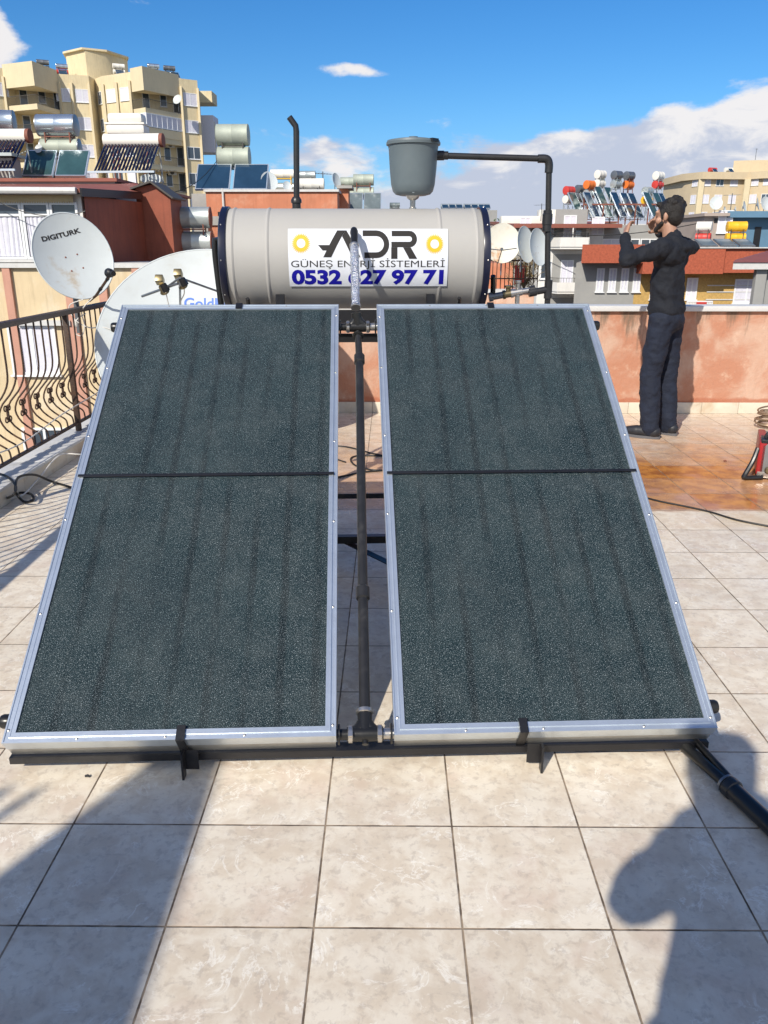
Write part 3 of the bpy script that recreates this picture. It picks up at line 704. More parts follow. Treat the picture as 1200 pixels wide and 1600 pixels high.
MB().beam(bb + Vector((.08, -.104, hb + .004)), bb + Vector((.11, -.07, hb + .004)), .02, .014).build('latch', 'black', ft, True)
# ---- overflow pipe from the feed tank
op = thing('overflow_pipe', 'long black pipe from the feed tank going right and down past the tank end', 'pipe', at(856, 460, YT))
P = [at(684, 243, YT), at(700, 243.5, YT), at(852, 248, YT), at(858, 256, YT), at(856.5, 340, YT), at(855.5, 410, YT), at(856.5, 448, YT)]
MB().tube([P[0], P[1], P[2]], .0145, 16).build('horizontal_pipe', 'plastic_black', op, True)
MB().tube([P[3], P[4], P[5], P[6]], .0145, 16).build('down_pipe', 'plastic_black', op, True)
c0 = P[2]; c1 = P[3]
MB().tube(smooth([c0 + Vector((-.035, 0, 0)), c0 + Vector((-.004, 0, 0)), c0 + Vector((.012, 0, -.006)), c1 + Vector((0, 0, -.004)), c1 + Vector((0, 0, -.04))], 4), .0195, 16).build('elbow', 'plastic_black', op, True)
MB().tube([P[0] + Vector((-.012, 0, 0)), P[0] + Vector((.030, 0, 0)), P[0] + Vector((.031, 0, 0)), P[0] + Vector((.050, 0, 0))], [.022, .022, .019, .019], 16).build('union', 'plastic_black', op, True)
cj = at(855, 345, YT)
MB().lathe([(.018, -.052), (.022, -.050), (.022, -.02), (.025, -.018), (.025, .030), (.021, .034), (.021, .048), (.016, .05)], o=cj, n=20).build('coupling', 'plastic_black', op, True)
ct = at(856.5, 452, YT)
MB().lathe([(.020, -.045), (.020, .045)], o=ct, n=18).lathe([(.017, 0), (.017, .06), (.021, .062), (.021, .10)], o=ct, axis=(-1, -.05, -.18), n=18).build('tee', 'plastic_black', op, True)
MB().tube([ct + Vector((0, 0, -.04)), ct + Vector((0, .02, -.5)), ct + Vector((.0, .05, -1.14))], .0145, 14).build('drop_pipe', 'plastic_black', op, True)
# ---- valve chain
vv = thing('valve', 'brass and nickel safety valve fitting between tank end and black pipe', 'valve', at(800, 462, YT))
a = at(836, 452, YT); b2 = at(768, 464, YT); d = (b2 - a)
def seg(t0, t1, r, m, n): MB().tube([a + d * t0, a + d * t1], r, 16).build(n, m, vv, True)
seg(0, .12, .020, 'plastic_black', 'union'); seg(.121, .30, .014, 'nickel', 'nipple'); seg(.301, .50, .019, 'nickel', 'valve_body'); seg(.501, .56, .022, 'nickel', 'hex_nut'); seg(.561, .68, .018, 'brass', 'brass_body'); seg(.681, .74, .022, 'brass', 'hex_nut'); seg(.741, .97, .017, 'galv_dark', 'nipple'); seg(.971, 1.06, .023, 'galv_dark', 'elbow_end')
c = a + d * .40
MB().lathe([(.012, -.055), (.012, -.02), (.015, -.018), (.015, .018), (.011, .02), (.011, .045), (.016, .047), (.016, .058)], o=c, n=14).build('relief_stem', 'nickel', vv, True)
c = a + d * .62
MB().lathe([(.012, .014), (.012, .030), (.020, .032), (.020, .042), (0, .044)], o=c, n=6).build('knob', 'brass', vv, True)
c = at(770, 458, YT)
MB().tube([c, c + Vector((0, 0, .045)), c + Vector((-.004, -.02, .085))], .013, 12).build('hose_end', 'rubber', vv, True)
# ---- black hose behind the left end of the tank
hs_ = MB().tube(smooth([at(337, 372, YT + .1), at(336, 392, YT + .1), at(340, 430, YT + .1), at(345, 470, YT + .1), at(350, 520, YT + .1)], 4), .016, 12)
hs_.tube([at(337, 375, YT + .1), at(350, 372, YT + .03)], .013, 10)
tag(hs_.build_at('hose', 'rubber'), 'thick black hose hanging down beside the left end of the water tank', 'hose')

# ---- foil wrapped riser from the top tee to the tank
xt, yt = arr(560, 499); zt = -.040
tee_top = aw(0, yt, zt)
rs = thing('riser_pipe', 'silver foil wrapped pipe with black elbow crossing the white banner on the tank', 'pipe', tee_top)
tf = TM @ Vector(((552 - 555) / KP + .004, -TR, .125))
n_ = Vector((math.sin(AA), -math.cos(AA), 0))
top = tf + n_ * .055 + Vector((0, 0, .010)); low = aw(0, yt, zt) + Vector((-.008, .0, .065))
MB().tube(smooth([tf - n_ * .01, tf + n_ * .03, top + n_ * .005 + Vector((0, 0, -.004)), top.lerp(low, .12), top.lerp(low, .24)], 4), .0165, 14).build('elbow', 'rubber', rs, True)
fp = []; fr_ = []
for k in range(25):
    t = k / 24; fp.append(top.lerp(low, .20 + .76 * t)); fr_.append(.0180 + .0022 * (k % 2) + random.uniform(-.0012, .0012))
MB().tube(fp, fr_, 18).build('foil_sleeve', 'foil', rs, True, sharp=70)
for t in (.21, .95):
    q = top.lerp(low, t); dd = (low - top).normalized()
    MB().lathe([(.0205, -.006), (.0222, -.004), (.0222, .004), (.0205, .006)], o=q, axis=dd, n=20).build('clamp', 'nickel', rs, True)
MB().lathe([(.018, 0), (.020, .004), (.020, .012), (.016, .015)], o=tf, axis=n_, n=18).build('tank_fitting', 'nickel', rs, True)

# ---- tees and the connecting pipe in the gap
cp = thing('connecting_pipe', 'long straight black pipe running down the gap between the two collectors', 'pipe', aw(0, .1, -.06))
def tee(yv, up_len, name, z=-.040, updir=None):
    o = aw(0, yv, z); ux = updir or V
    m = MB(); g2 = GAP / 2 - .030
    m.tube([o - U * g2, o - U * .012, o + U * .012, o + U * g2], [.021, .0225, .0225, .021], 18)
    for s in (-1, 1):  # swept shoulders
        pts = [o + U * s * .048, o + U * s * .030 + ux * .006, o + U * s * .014 + ux * .020, o + ux * .045]
        m.tube(smooth(pts, 4), [.018] * 13, 14)
    m.tube([o, o + ux * up_len], [.0215, .0215], 18)
    e = m.build(name, 'rubber', cp, True, sharp=60)
    for s in (-1, 1):
        k = MB(); k.lathe([(.0235, -.007), (.0255, -.005), (.0255, .005), (.0235, .007)], o=o + U * s * (g2 - .010), axis=U, n=22)
        k.box(-.006, .006, -.004, .010, .0, .012); 
        for i in range(-8, 0): k.v[i] = o + U * s * (g2 - .010) + U * k.v[i].x + Nn * (.022 + k.v[i].z) + V * (k.v[i].y - .015)
        k.build('clamp', 'nickel', cp, True)
        MB().tube([o + U * s * (g2 - .004), o + U * s * (GAP / 2 + .002)], .0165, 14).build('header_stub', 'nickel' if s > 0 else 'rubber', cp, True)
        MB().lathe([(.030, 0), (.030, .006)], o=o + U * s * (GAP / 2 - .010), axis=U * s, n=22).build('grommet', 'rubber', cp, True)
    return o
_, yb_ = arr(571, 1138)
ob = tee(yb_, .075, 'lower_tee')
k = MB(); k.lathe([(.0235, -.007), (.0262, -.005), (.0262, .005), (.0235, .007)], o=ob + V * .068, axis=V, n=22); k.build('clamp', 'nickel', cp, True)
MB().lathe([(.009, 0), (.009, .012)], o=ob - V * .020, axis=-V, n=10).build('mould_seam', 'rubber', cp, True)
ot = tee(yt, .060, 'upper_tee', updir=(low - tee_top).normalized())
_, y1 = arr(566, 545); _, y2 = arr(574, 912)
pa = aw(0.004, y1, -.055); pb = aw(.001, y2, -.055)
MB().tube([ob + V * .07, pb, pa], [.0165, .0165, .0165], 16).build('pipe', 'plastic_black', cp, True)
MB().tube([pa, ot - V * .03 - Nn * .02, ot - V * .01 - Nn * .01], [.0150, .014, .0135], 14).build('upper_pipe', 'plastic_black', cp, True)
for q in (pa, pb): MB().lathe([(.017, -.026), (.0225, -.022), (.0225, .018), (.018, .024)], o=q, axis=V, n=18).build('joint', 'plastic_black', cp, True)
q = ot - V * .035 - Nn * .02
MB().lathe([(.014, -.008), (.024, -.003), (.024, .003), (.014, .008)], o=q, axis=V, n=18).build('flange', 'rubber', cp, True)

# ---- black pipe on the floor, right
a = at(1062, 1165, 2.11); 
def fl(px, py, z=.02):
    d_ = ray(px, py); t_ = (z - CAM_H) / d_.z; return Vector((0, 0, CAM_H)) + d_ * t_
p0, p1, p2 = fl(1060, 1158, .035), fl(1143, 1232, .025), fl(1270, 1352, .025)
fp_ = thing('floor_pipe', 'thick black pipe with a coupling lying on the tiles in the bottom right', 'pipe', p1)
MB().tube([p1 - (p1 - p0).normalized() * .02, p2, p2 + (p2 - p1) * 1.5], .0245, 18).build('pipe', 'rubber', fp_, True)
MB().tube([p0, p1], .0165, 16).tube([p0 + Vector((.035, .02, .012)), p1 + Vector((.012, .012, .006))], .0115, 12).build('thin_pipe', 'rubber', fp_, True)
MB().lathe([(.025, -.016), (.0295, -.012), (.0295, .010), (.026, .014)], o=p1, axis=(p1 - p0), n=20).build('coupling', 'plastic_black', fp_, True)
MB().lathe([(.0255, -.026), (.0275, -.025), (.0275, -.018), (.0255, -.017)], o=p1, axis=(p1 - p0), n=20).build('clamp', 'galv_dark', fp_, True)

# ---- loose cables
def cable(pix, lab, m='cable', r=.0055, z=.006, cat='cable', nm='cable'):
    tag(MB().tube(smooth([fl(x, y, z) for x, y in pix], 5), r, 8).build_at(nm, m), lab, cat)
cable([(1000, 775), (1030, 783), (1070, 791), (1110, 800), (1150, 812), (1200, 822), (1290, 838)], 'long black cable crossing the rusty floor on the right')
cable([(430, 700), (500, 697), (540, 698), (580, 708), (597, 712), (560, 712), (548, 717), (555, 727), (580, 734), (597, 735), (565, 738), (530, 745), (420, 765)], 'looped black cable on the floor seen through the gap between the collectors', r=.006)
cable([(540, 722), (500, 712), (430, 712)], 'short black cable beside the looped cable behind the collectors', r=.005)
def fl3(px, py, z): return fl(px, py, z)
pts = [fl(-40, 735, .12), fl(5, 742, .13), fl(24, 758, .12), fl(22, 772, .10), fl(12, 778, .03), fl(30, 770, .02), fl(48, 772, .02), fl(52, 781, .01), fl(38, 784, .01), fl(26, 772, .05), fl(24, 760, .12), fl(30, 745, .13), fl(55, 742, .10), fl(80, 752, .02), fl(112, 762, .008), fl(150, 778, .008)]
tag(MB().tube(smooth(pts, 5), .0075, 8).build_at('cable', 'cable'), 'tangled thick black cable hanging over the kerb on the left', 'cable')
pts = [Vector((RX + .01, 4.2, .30)), Vector((RX + .02, 4.9, .25)), Vector((RX + .02, 5.6, .30)), Vector((RX + .03, 6.4, .34)), Vector((RX + .03, 6.95, .42))]
tag(MB().tube(smooth(pts, 5), .0045, 6).build_at('cable', 'cable_white'), 'thin white cable strung along the lower railing', 'cable')
pts = [fl(-20, 777, .02), fl(30, 776, .03), fl(60, 748, .05), fl(92, 712, .115), fl(125, 710, .11), fl(160, 712, .05)]
tag(MB().tube(smooth(pts, 5), .0045, 6).build_at('cable', 'cable_white'), 'thin white cable dropping from the marble kerb onto the tiles', 'cable')
# little bits on the floor
for (px, py, s_, lab) in ((137, 1214, .007, 'small dark pebble on the tile in front of the left collector'), (1133, 721, .010, 'small rusty bolt on the stained floor')):
    p_ = fl(px, py, .001); m_ = MB()
    m_.tube([p_ + Vector((-s_, 0, s_ * .4)), p_ + Vector((0, .001, s_ * .6)), p_ + Vector((s_, -.002, s_ * .35))], [s_ * .5, s_ * .6, s_ * .35], 7)
    tag(m_.build_at('pebble' if px < 500 else 'bolt', 'rust_end' if px > 500 else 'black'), lab, 'debris')

# ------------------------------------------------------------------ satellite dishes
def dish(name_lab, cat, loc, yaw, elev, a, b_, depth, m='dish', group=None, nr=14, na=48, holes=False, mast=None, arms='offset', text=None, roll=0.0):
    """reflector opens towards local -Y; yaw turns it to the right, elev tips it up"""
    rot = (Matrix.Rotation(yaw, 3, 'Z') @ Matrix.Rotation(-elev, 3, 'X') @ Matrix.Rotation(roll, 3, 'Y'))
    t = thing('satellite_dish', name_lab, cat, loc, group=group, rot=rot.to_euler())
    vs = []; fs = []
    def yy(r): return depth * (1 - r * r)
    for side in (0, 1):
        for i in range(nr + 1):
            r = i / nr
            for j in range(na):
                an = 2 * math.pi * j / na; vs.append((a * r * math.cos(an), yy(r) + side * .006, b_ * r * math.sin(an)))
    k = (nr + 1) * na
    for side in (0, 1):
        for i in range(nr):
            for j in range(na):
                j2 = (j + 1) % na; q = (side * k + i * na + j, side * k + i * na + j2, side * k + (i + 1) * na + j2, side * k + (i + 1) * na + j); fs.append(q)
    MB().add(vs, fs).build('reflector', m, t, sharp=80)
    rim = [Vector((a * math.cos(2 * math.pi * j / na), .004, b_ * math.sin(2 * math.pi * j / na))) for j in range(na + 1)]
    MB().tube(rim, .007 if a > .3 else .006, 6, cap=False).build('rim', m, t, sharp=80)
    MB().bbox(-a * .28, a * .28, depth + .008, depth + .05, -b_ * .22, b_ * .22, .006).build('mount_plate', 'galv_dark', t)
    def on(x, z, d=.004):
        r = math.sqrt((x / a) ** 2 + (z / b_) ** 2); return Vector((x, yy(r) - d, z))
    if holes:
        for x, z in ((-a * .16, b_ * .05), (a * .16, b_ * .05), (-a * .16, -b_ * .28), (a * .16, -b_ * .28)):
            MB().ell(on(x, z, .001), (.007, .003, .007), 8).build('bolt', 'rust_end', t)
    if text:
        txt, cx, cz, tw, th, ink, bold = text
        mb = text_mesh(txt, tw, th, bold); mb = slice_mb(mb, [th * .33, th * .66], [tw * k / 12 for k in range(1, 12)])
        mb.v = [on(p.x + cx - tw / 2, p.y + cz - th / 2, .002) for p in mb.v]; mb.build('lettering', ink, t, sharp=80)
    if mast:   # world-vertical mast given by its length
        mt = MB().tube([(0, 0, 0), (0, 0, -mast)], .025 if a > .5 else .019, 10)
        inv = rot.inverted(); base = rot @ Vector((0, depth + .06, 0))
        mt.v = [inv @ (base + p) for p in mt.v]; mt.build('mast', 'galv_dark', t)
    return t, rot, on

DL = at(115, 400, 6.35)
dg, rot, on = dish('white satellite dish with four bolts and dark lettering mounted on the railing', 'satellite dish', DL, R(33), R(16), .287, .325, .055, m='dish_stained', holes=True, text=("DIGITURK", -.015, .175, .30, .036, 'ink_grey', .035), roll=R(-14), mast=.55)
# feed arm along the lower right with its receiver
dinv = rot.inverted(); e0 = dinv @ (at(140, 470, 6.36) - DL); e1 = dinv @ (at(150, 462, 6.15) - DL); e2 = dinv @ (at(174, 427, 5.95) - DL)
MB().tube([e0, e1, e2], .010, 8).build('feed_arm', 'iron', dg)
for z_ in (.3, .75): q = e1.lerp(e2, z_); MB().lathe([(.013, -.012), (.013, .012)], o=q, axis=(e2 - e1), n=10).build('tape_wrap', 'black', dg)
hd = MB().lathe([(.018, -.04), (.018, 0), (.030, .01), (.034, .045), (.028, .05)], o=e2, axis=(-e2.x, .3 - e2.y, -e2.z), n=16); hd.build('feed_head', 'black', dg)
GL = at(320, 533, 6.18)
gm, rot2, on2 = dish('very large white satellite dish with twin receivers, partly hidden behind the left collector', 'satellite dish', GL, R(4), R(30), .82, .765, .13, text=("GoldMaster", .10, .36, .56, .085, 'ink_ltblue', .02), na=72, mast=.62)
inv2 = rot2.inverted()
def gl_(px, py, Y): return inv2 @ (at(px, py, Y) - GL)
q1, q2, q3, q4 = gl_(222, 463, 5.85), gl_(281, 434, 5.62), gl_(345, 457, 5.9), gl_(250, 442, 5.75)
MB().tube([gl_(222, 463, 5.85), gl_(278, 443, 5.62)], .009, 8).build('feed_arm', 'galv_dark', gm)
MB().tube([q2, q3], .008, 8).build('feed_arm', 'galv_dark', gm); MB().tube([gl_(262, 448, 5.7), q2], .008, 8).build('feed_arm', 'galv_dark', gm)
MB().tube([q2, gl_(282, 500, 6.05)], .008, 8).build('feed_arm', 'galv_dark', gm)
for (px, py) in ((251, 440), (280, 431)):
    c = gl_(px, py, 5.66); 
    o_ = MB().bbox(c.x - .035, c.x + .02, c.y - .03, c.y + .04, c.z - .01, c.z + .040, .008).lathe([(.024, 0), (.024, .03), (.034, .05)], o=c + Vector((0, .04, -.015)), axis=(.2, .9, -.3), n=14)
    r_ = o_.build('receiver', 'brass', gm)
    MB().lathe([(.022, 0), (.026, .03), (.026, .05)], o=c + Vector((.02, -.02, -.03)), axis=(.3, .5, -.5), n=14).build('receiver_cup', 'black', gm)
for pix in ([(258, 452), (262, 470), (268, 500)], [(286, 440), (288, 458), (282, 472), (279, 495)]):
    MB().tube(smooth([gl_(px, py, 5.68 + i * .05) for i, (px, py) in enumerate(pix)], 4), .004, 6).build('coax_cable', 'cable_white', gm)
MB().ell(on2(-.70, -.10, .002), (.008, .004, .008), 8).build('bolt', 'black', gm)
# white cables hanging from the railing dish
for pix, lab in (([(130, 468), (108, 478), (118, 500), (140, 512), (165, 512), (200, 528)], 'white coax cable looping from the railing dish towards the big dish'),
                 ([(145, 465), (128, 485), (132, 508), (128, 524), (118, 520), (120, 500), (134, 490)], 'pale coax cable coiled under the railing dish')):
    tag(MB().tube(smooth([at(px, py, 6.2) for px, py in pix], 5), .004, 6).build_at('cable', 'cable_white'), lab, 'cable')
tag(MB().lathe([(.02, 0), (.024, .02), (.024, .045), (.015, .055)], o=at(119, 510, 6.22), axis=(.1, 0, 1), n=12).build_at('junction_plug', 'cable_white'), 'small white cable plug hanging under the railing dish', 'plug')

# ------------------------------------------------------------------ welding machine, cable coil
wb = fl(1182, 748, 0)
wm = thing('welding_machine', 'red and grey portable welding machine standing on the rusty floor at the right edge', 'welding machine', wb, R(-22))
MB().bbox(0, .30, 0, .42, .015, .235, .012).build('casing', 'grey_case', wm)
MB().bbox(-.012, .035, .0, .42, .03, .245, .010).build('side_panel', 'red_plastic', wm)
MB().bbox(-.004, .30, -.008, .0, .012, .05, .003).build('front_foot', 'nickel', wm)
MB().tube(smooth([(.02, .06, .24), (.04, .07, .29), (.15, .07, .31), (.26, .07, .29), (.28, .06, .24)], 4), .014, 10).build('handle', 'black', wm)
MB().bbox(-.005, .305, -.004, .14, .236, .262, .008).build('top_cover', 'black', wm)
MB().lathe([(.060, 0), (.060, .008), (.045, .012), (.020, .012), (.020, .004)], o=(.15, .0, .13), axis=(0, -1, 0), n=24).build('fan_grille', 'black', wm)
MB().lathe([(.022, 0), (.022, .02), (.015, .026)], o=(.06, .0, .065), axis=(0, -1, 0), n=16).build('socket', 'brass', wm)
MB().lathe([(.022, 0), (.022, .02), (.015, .026)], o=(.24, .0, .065), axis=(0, -1, 0), n=16).build('socket', 'black', wm)
tag(MB().tube(smooth([wb + Vector((-.01, .02, .20)), wb + Vector((-.04, .0, .12)), wb + Vector((-.09, -.03, .04)), wb + Vector((-.10, -.04, .02)), wb + Vector((-.06, -.03, .015)), wb + Vector((.02, -.03, .02))], 4), [.016] * 21, 9).build_at('electrode_holder', 'rubber'), 'black electrode holder leaning on the red side of the welding machine', 'tool')
ck = MB(); cc = fl(1204, 668, 0)
for k in range(9):
    rr = .115 + random.uniform(-.02, .02); zz = .012 + k * .016; pts = []
    tx, ty = random.uniform(-.15, .15), random.uniform(-.15, .15)
    for j in range(25):
        an = j / 24 * 2 * math.pi; pts.append(cc + Vector((rr * math.cos(an), rr * math.sin(an) * .9, zz + (tx * math.cos(an) + ty * math.sin(an)) * rr + .012)))
    ck.tube(pts, .0075, 7, cap=False)
tag(ck.build_at('cable_coil', 'copper'), 'coil of greyish cable on the floor by the back wall', 'cable coil')

# ================================================================== ROOFTOP WATER HEATERS (one kind, many variants)
def drum(L, r, m, endm=None, n=28):
    """horizontal tank along x, centred on the origin, with rim beads"""
    h = L / 2
    return MB().lathe([(0, -h - .012), (r * .9, -h - .006), (r, -h), (r + .006, -h + .012), (r, -h + .03), (r, -.012), (r + .004, 0), (r, .012), (r, h - .03), (r + .006, h - .012), (r, h), (r * .9, h + .006), (0, h + .012)], axis=(1, 0, 0), n=n)
_cache = {}
def cached(key, fn):
    if key not in _cache: _cache[key] = fn()
    return _cache[key]
def heater(lab, loc, rz=0.0, L=1.25, r=.27, hot=1.55, cold=2.25, top='drum_grey', low='drum_grey', coll='coll_blue', ncoll=2, cw=.9, cl=1.7, slope=42, group='solar water heaters on the far roofs', dx_cold=0.0, leg='rail_dark', r2=None, gap=.12, end=None, tilt_front=True, cz=.18):
    t = thing('solar_water_heater', lab, 'solar water heater', loc, rz, group)
    r2 = r2 or r
    def body(m, z, dx, rr):
        me = cached(('d', L, rr, m), lambda: drum(L, rr, m).mesh('tank', M[m]))
        o = child('tank', me, t, (dx, 0, z))
        if end:
            e = cached(('e', rr, end, L), lambda: MB().lathe([(rr * 1.01, L / 2 - .01), (rr * 1.01, L / 2 + .02), (rr * .5, L / 2 + .05), (0, L / 2 + .055)], axis=(1, 0, 0), n=24).mesh('end_cap', M[end]))
            child('end_cap', e, o); child('end_cap', e, o, rz=math.pi)
    if hot: body(low, hot, 0, r2)
    if cold: body(top, cold, dx_cold, r)
    zt = (cold or hot); k = L * .33
    fm = cached(('s', L, hot, cold, leg, r, slope, cl, cz), lambda: _stand(k, zt, r, hot, cold, leg, slope, cl, cz))
    child('stand', fm, t)
    sa = R(slope)
    for i in range(ncoll):
        x0 = (i - (ncoll - 1) / 2) * (cw + gap)
        gm_ = cached(('c', cw, cl, coll), lambda: MB().box(-cw / 2 + .03, cw / 2 - .03, .03, cl - .03, .001, .006).mesh('glass', M[coll]))
        def mkf():
            m = MB().box(-cw / 2, cw / 2, 0, cl, -.08, -.001)
            m.box(-cw / 2, -cw / 2 + .03, 0, cl, -.0005, .012).box(cw / 2 - .03, cw / 2, 0, cl, -.0005, .012).box(-cw / 2 + .0301, cw / 2 - .0301, 0, .03, -.0005, .012).box(-cw / 2 + .0301, cw / 2 - .0301, cl - .03, cl, -.0005, .012)
            return m.mesh('collector', M['alu'])
        fmm = cached(('f', cw, cl), mkf)
        o = child('collector', fmm, t, (x0, -.25 - cl * math.cos(sa), cz)); o.rotation_euler = (sa, 0, 0)
        child('glass', gm_, o)
    return t
def _stand(k, zt, r, hot, cold, leg, slope, cl, cz):
    m = MB()
    for s in (-1, 1):
        for yy in (-.22, .22):
            m.beam((s * k, yy, 0), (s * k, yy, zt - r * .55), .035, .035)
        m.beam((s * k, -.22, .25), (s * k, .22, (hot or 1) - .3), .025, .025)
        m.beam((s * k, -.25 - cl * math.cos(R(slope)), max(.03, cz - .12)), (s * k, -.22, max(.03, cz - .12)), .03, .03)
    for z in [max(.05, q - r - .03) for q in (hot, cold) if q]:
        for yy in (-.22, .22): m.beam((-k - .02, yy, z), (k + .02, yy, z), .03, .03)
        for s in (-1, 1): m.beam((s * k, -.24, z), (s * k, .24, z), .03, .03)
    return m.mesh('stand', M[leg])

def vacuum_heater(lab, loc, rz=0, L=2.1, n=17, cl=1.75, slope=38, tankm='drum_white', r=.21, end='rust_end', back=True):
    t = thing('solar_water_heater', lab, 'solar water heater', loc, rz, 'solar water heaters on the far roofs')
    sa = R(slope); zt = .25 + cl * math.sin(sa) + .12; yt_ = .0
    MB().lathe([(0, -L / 2), (r, -L / 2), (r + .004, -L / 2 + .02), (r, -L / 2 + .04), (r, L / 2 - .12), (r + .004, L / 2 - .11), (r, L / 2 - .10), (r * .95, L / 2)], o=(0, yt_, zt), axis=(1, 0, 0), n=30).build('tank', tankm, t)
    MB().lathe([(r * 1.01, L / 2 - .10), (r * 1.01, L / 2 + .01), (0, L / 2 + .02)], o=(0, yt_, zt), axis=(1, 0, 0), n=30).build('end_cap', end, t)
    for i in range(n):
        x = -L * .46 + i * L * .90 / (n - 1)
        a = Vector((x, -.10, zt - .10)); b = a + Vector((0, -cl * math.cos(sa), -cl * math.sin(sa)))
        MB().tube([a, b], .034, 8).build('vacuum_tube', 'evac', t)
    y1 = -.10 - cl * math.cos(sa); z1 = zt - .10 - cl * math.sin(sa)
    MB().box(-L / 2 - .15, L / 2 + .05, y1 - .06, y1 + .02, z1 - .06, z1 + .0).build('bottom_rail', 'alu', t)
    m = MB()
    for s in (-.42, .42):
        x = s * L
        m.beam((x, .15, 0), (x, .0, zt - .1), .035, .035).beam((x, y1, 0), (x, y1, z1), .03, .03).beam((x, y1, .05), (x, .15, .05), .03, .03).beam((x, y1, z1 - .03), (x, -.08, zt - .16), .03, .03)
    m.beam((-.42 * L, .10, .35), (.42 * L, .10, zt - .4), .025, .025)
    m.build('stand', 'drum_grey', t)
    return t

# ================================================================== BUILDINGS
_wr = random.Random(4)
def window_at(parent, A, B, s, z, w, h, shift, kind=0, name='window'):
    """framed window on the wall from A to B (plan points), s metres along, sill height z; outside is on the right of A->B"""
    if kind == 0 and _wr.random() < .55: kind = 2
    A = Vector((A[0], A[1], 0)); B = Vector((B[0], B[1], 0)); d = (B - A).normalized()
    o = A + d * s - shift
    rz = math.atan2(d.y, d.x); q = cached(('w', round(w, 2), round(h, 2), kind), lambda: _win(w, h, kind)); e = child(name, q[0], parent, (o.x, o.y, z - shift.z), rz)
    child('pane', q[1], e)
    if q[2]: child('curtain', q[2], e)
    return e
def _win(w, h, kind):
    m = MB(); f_ = .07; dp = .05
    m.box(-w / 2, -w / 2 + f_, -dp, .02, 0, h).box(w / 2 - f_, w / 2, -dp, .02, 0, h).box(-w / 2 + f_, w / 2 - f_, -dp, .02, 0, f_).box(-w / 2 + f_, w / 2 - f_, -dp, .02, h - f_, h)
    k = 1 if kind in (0, 2) else (0 if kind == 1 else 2)
    for i in range(k):
        x = -w / 2 + w * (i + 1) / (k + 1); m.box(x - f_ * .5, x + f_ * .5, -dp + .003, .02, f_, h - f_)
    m.box(-w / 2 - .05, w / 2 + .05, -dp - .06, .0, -.05, -.002)
    g_ = MB().box(-w / 2 + f_, w / 2 - f_, -.016, -.006, f_, h - f_).mesh('pane', M['pane'])
    c_ = None
    if kind == 2:
        c = MB(); nn_ = 14; c0 = -w / 2 + f_; c1 = w / 2 - f_; vs = []
        for i in range(nn_ * 2 + 1):
            x = c0 + (c1 - c0) * i / (nn_ * 2); y = -.024 - .006 * (i % 2)
            vs += [(x, y, f_), (x, y, h - f_)]
        c.add(vs, [(2 * i, 2 * i + 2, 2 * i + 3, 2 * i + 1) for i in range(nn_ * 2)]); c_ = c.mesh('curtain', M['curtain'])
    return m.mesh('window', M['pvc']), g_, c_
def balcony(parent, poly, z, shift, rail='solid', slab=.22, ph=.9, m='pale_wall', rm='rail_dark', front=None):
    """slab polygon with parapet or open railing along the edges listed in front"""
    mb = MB().prism(poly, z - slab, z); mb.v = [p - shift for p in mb.v]; b_ = mb.build('balcony', m, parent)
    edges = front or [(i, i + 1) for i in range(len(poly) - 1)]
    if rail == 'solid':
        mb = MB()
        for i, j in edges:
            a, c = Vector((*poly[i], 0)), Vector((*poly[j % len(poly)], 0)); d = (c - a).normalized(); mb.beam(a + Vector((0, 0, z + ph / 2 + .002)), c + Vector((0, 0, z + ph / 2 + .002)), .12, ph, (0, 0, 1))
        mb.v = [p - shift for p in mb.v]; mb.build('parapet', m, b_)
    elif rail == 'bars':
        mb = MB()
        for i, j in edges:
            a, c = Vector((*poly[i], z)), Vector((*poly[j % len(poly)], z)); L = (c - a).length; n = max(2, int(L / .16))
            mb.beam(a + Vector((0, 0, ph)), c + Vector((0, 0, ph)), .05, .05)
            for k in range(n + 1): q = a.lerp(c, k / n); mb.beam(q, q + Vector((0, 0, ph)), .022, .022)
        mb.v = [p - shift for p in mb.v]; mb.build('railing', rm, b_)
    return b_
def P2(px, py, Y): p = at(px, py, Y); return (p.x, p.y)
def aircon(lab, loc, rz, s=1.0):
    t = thing('air_conditioner', lab, 'air conditioner', loc, rz, 'outdoor air conditioner units on the facades')
    MB().bbox(-.40 * s, .40 * s, -.28 * s, 0, 0, .55 * s, .02).build('casing', 'ac_white', t)
    MB().lathe([(.22 * s, 0), (.22 * s, .01), (.06 * s, .03), (0, .03)], o=(-.08 * s, -.281 * s, .27 * s), axis=(0, -1, 0), n=20).build('fan_grille', 'rail_dark', t)

# ---------------- tall yellow block, upper left, about a hundred metres off
S1 = 1.09
def Q(px, py, Y): return P2(px, py, Y * S1)
ZR = at(204, 107, 90 * S1).z
A0, B0, B1, C0, D0, E0, F0, H0, I0, J0 = Q(-60, 105, 86.5), Q(3, 105, 89.2), Q(88, 107, 92.0), Q(138, 117, 93), Q(147, 118, 94.8), Q(159, 117, 93.2), Q(203, 110, 91.2), Q(279, 120, 94.4), Q(283, 121, 94.3), Q(308, 125, 95.6)
yb = thing('apartment_building', 'tall yellow apartment building with corner balconies rising above the left roofs', 'apartment building', (A0[0] + 20, A0[1] + 12, -15))
sh = yb.location.copy()
Bi = (B0[0] + .2, B0[1] + 2.2); Bj = (B1[0] - .2, B1[1] + 1.2)
Fi = (F0[0] + .3, F0[1] + 1.9); Hi = (H0[0] - .2, H0[1] + 1.2)
foot = [A0, B0, Bi, Bj, B1, C0, D0, E0, F0, Fi, Hi, H0, J0, (J0[0] - 6, J0[1] + 14), (J0[0] - 22, J0[1] + 22), (A0[0] - 4, A0[1] + 20)]
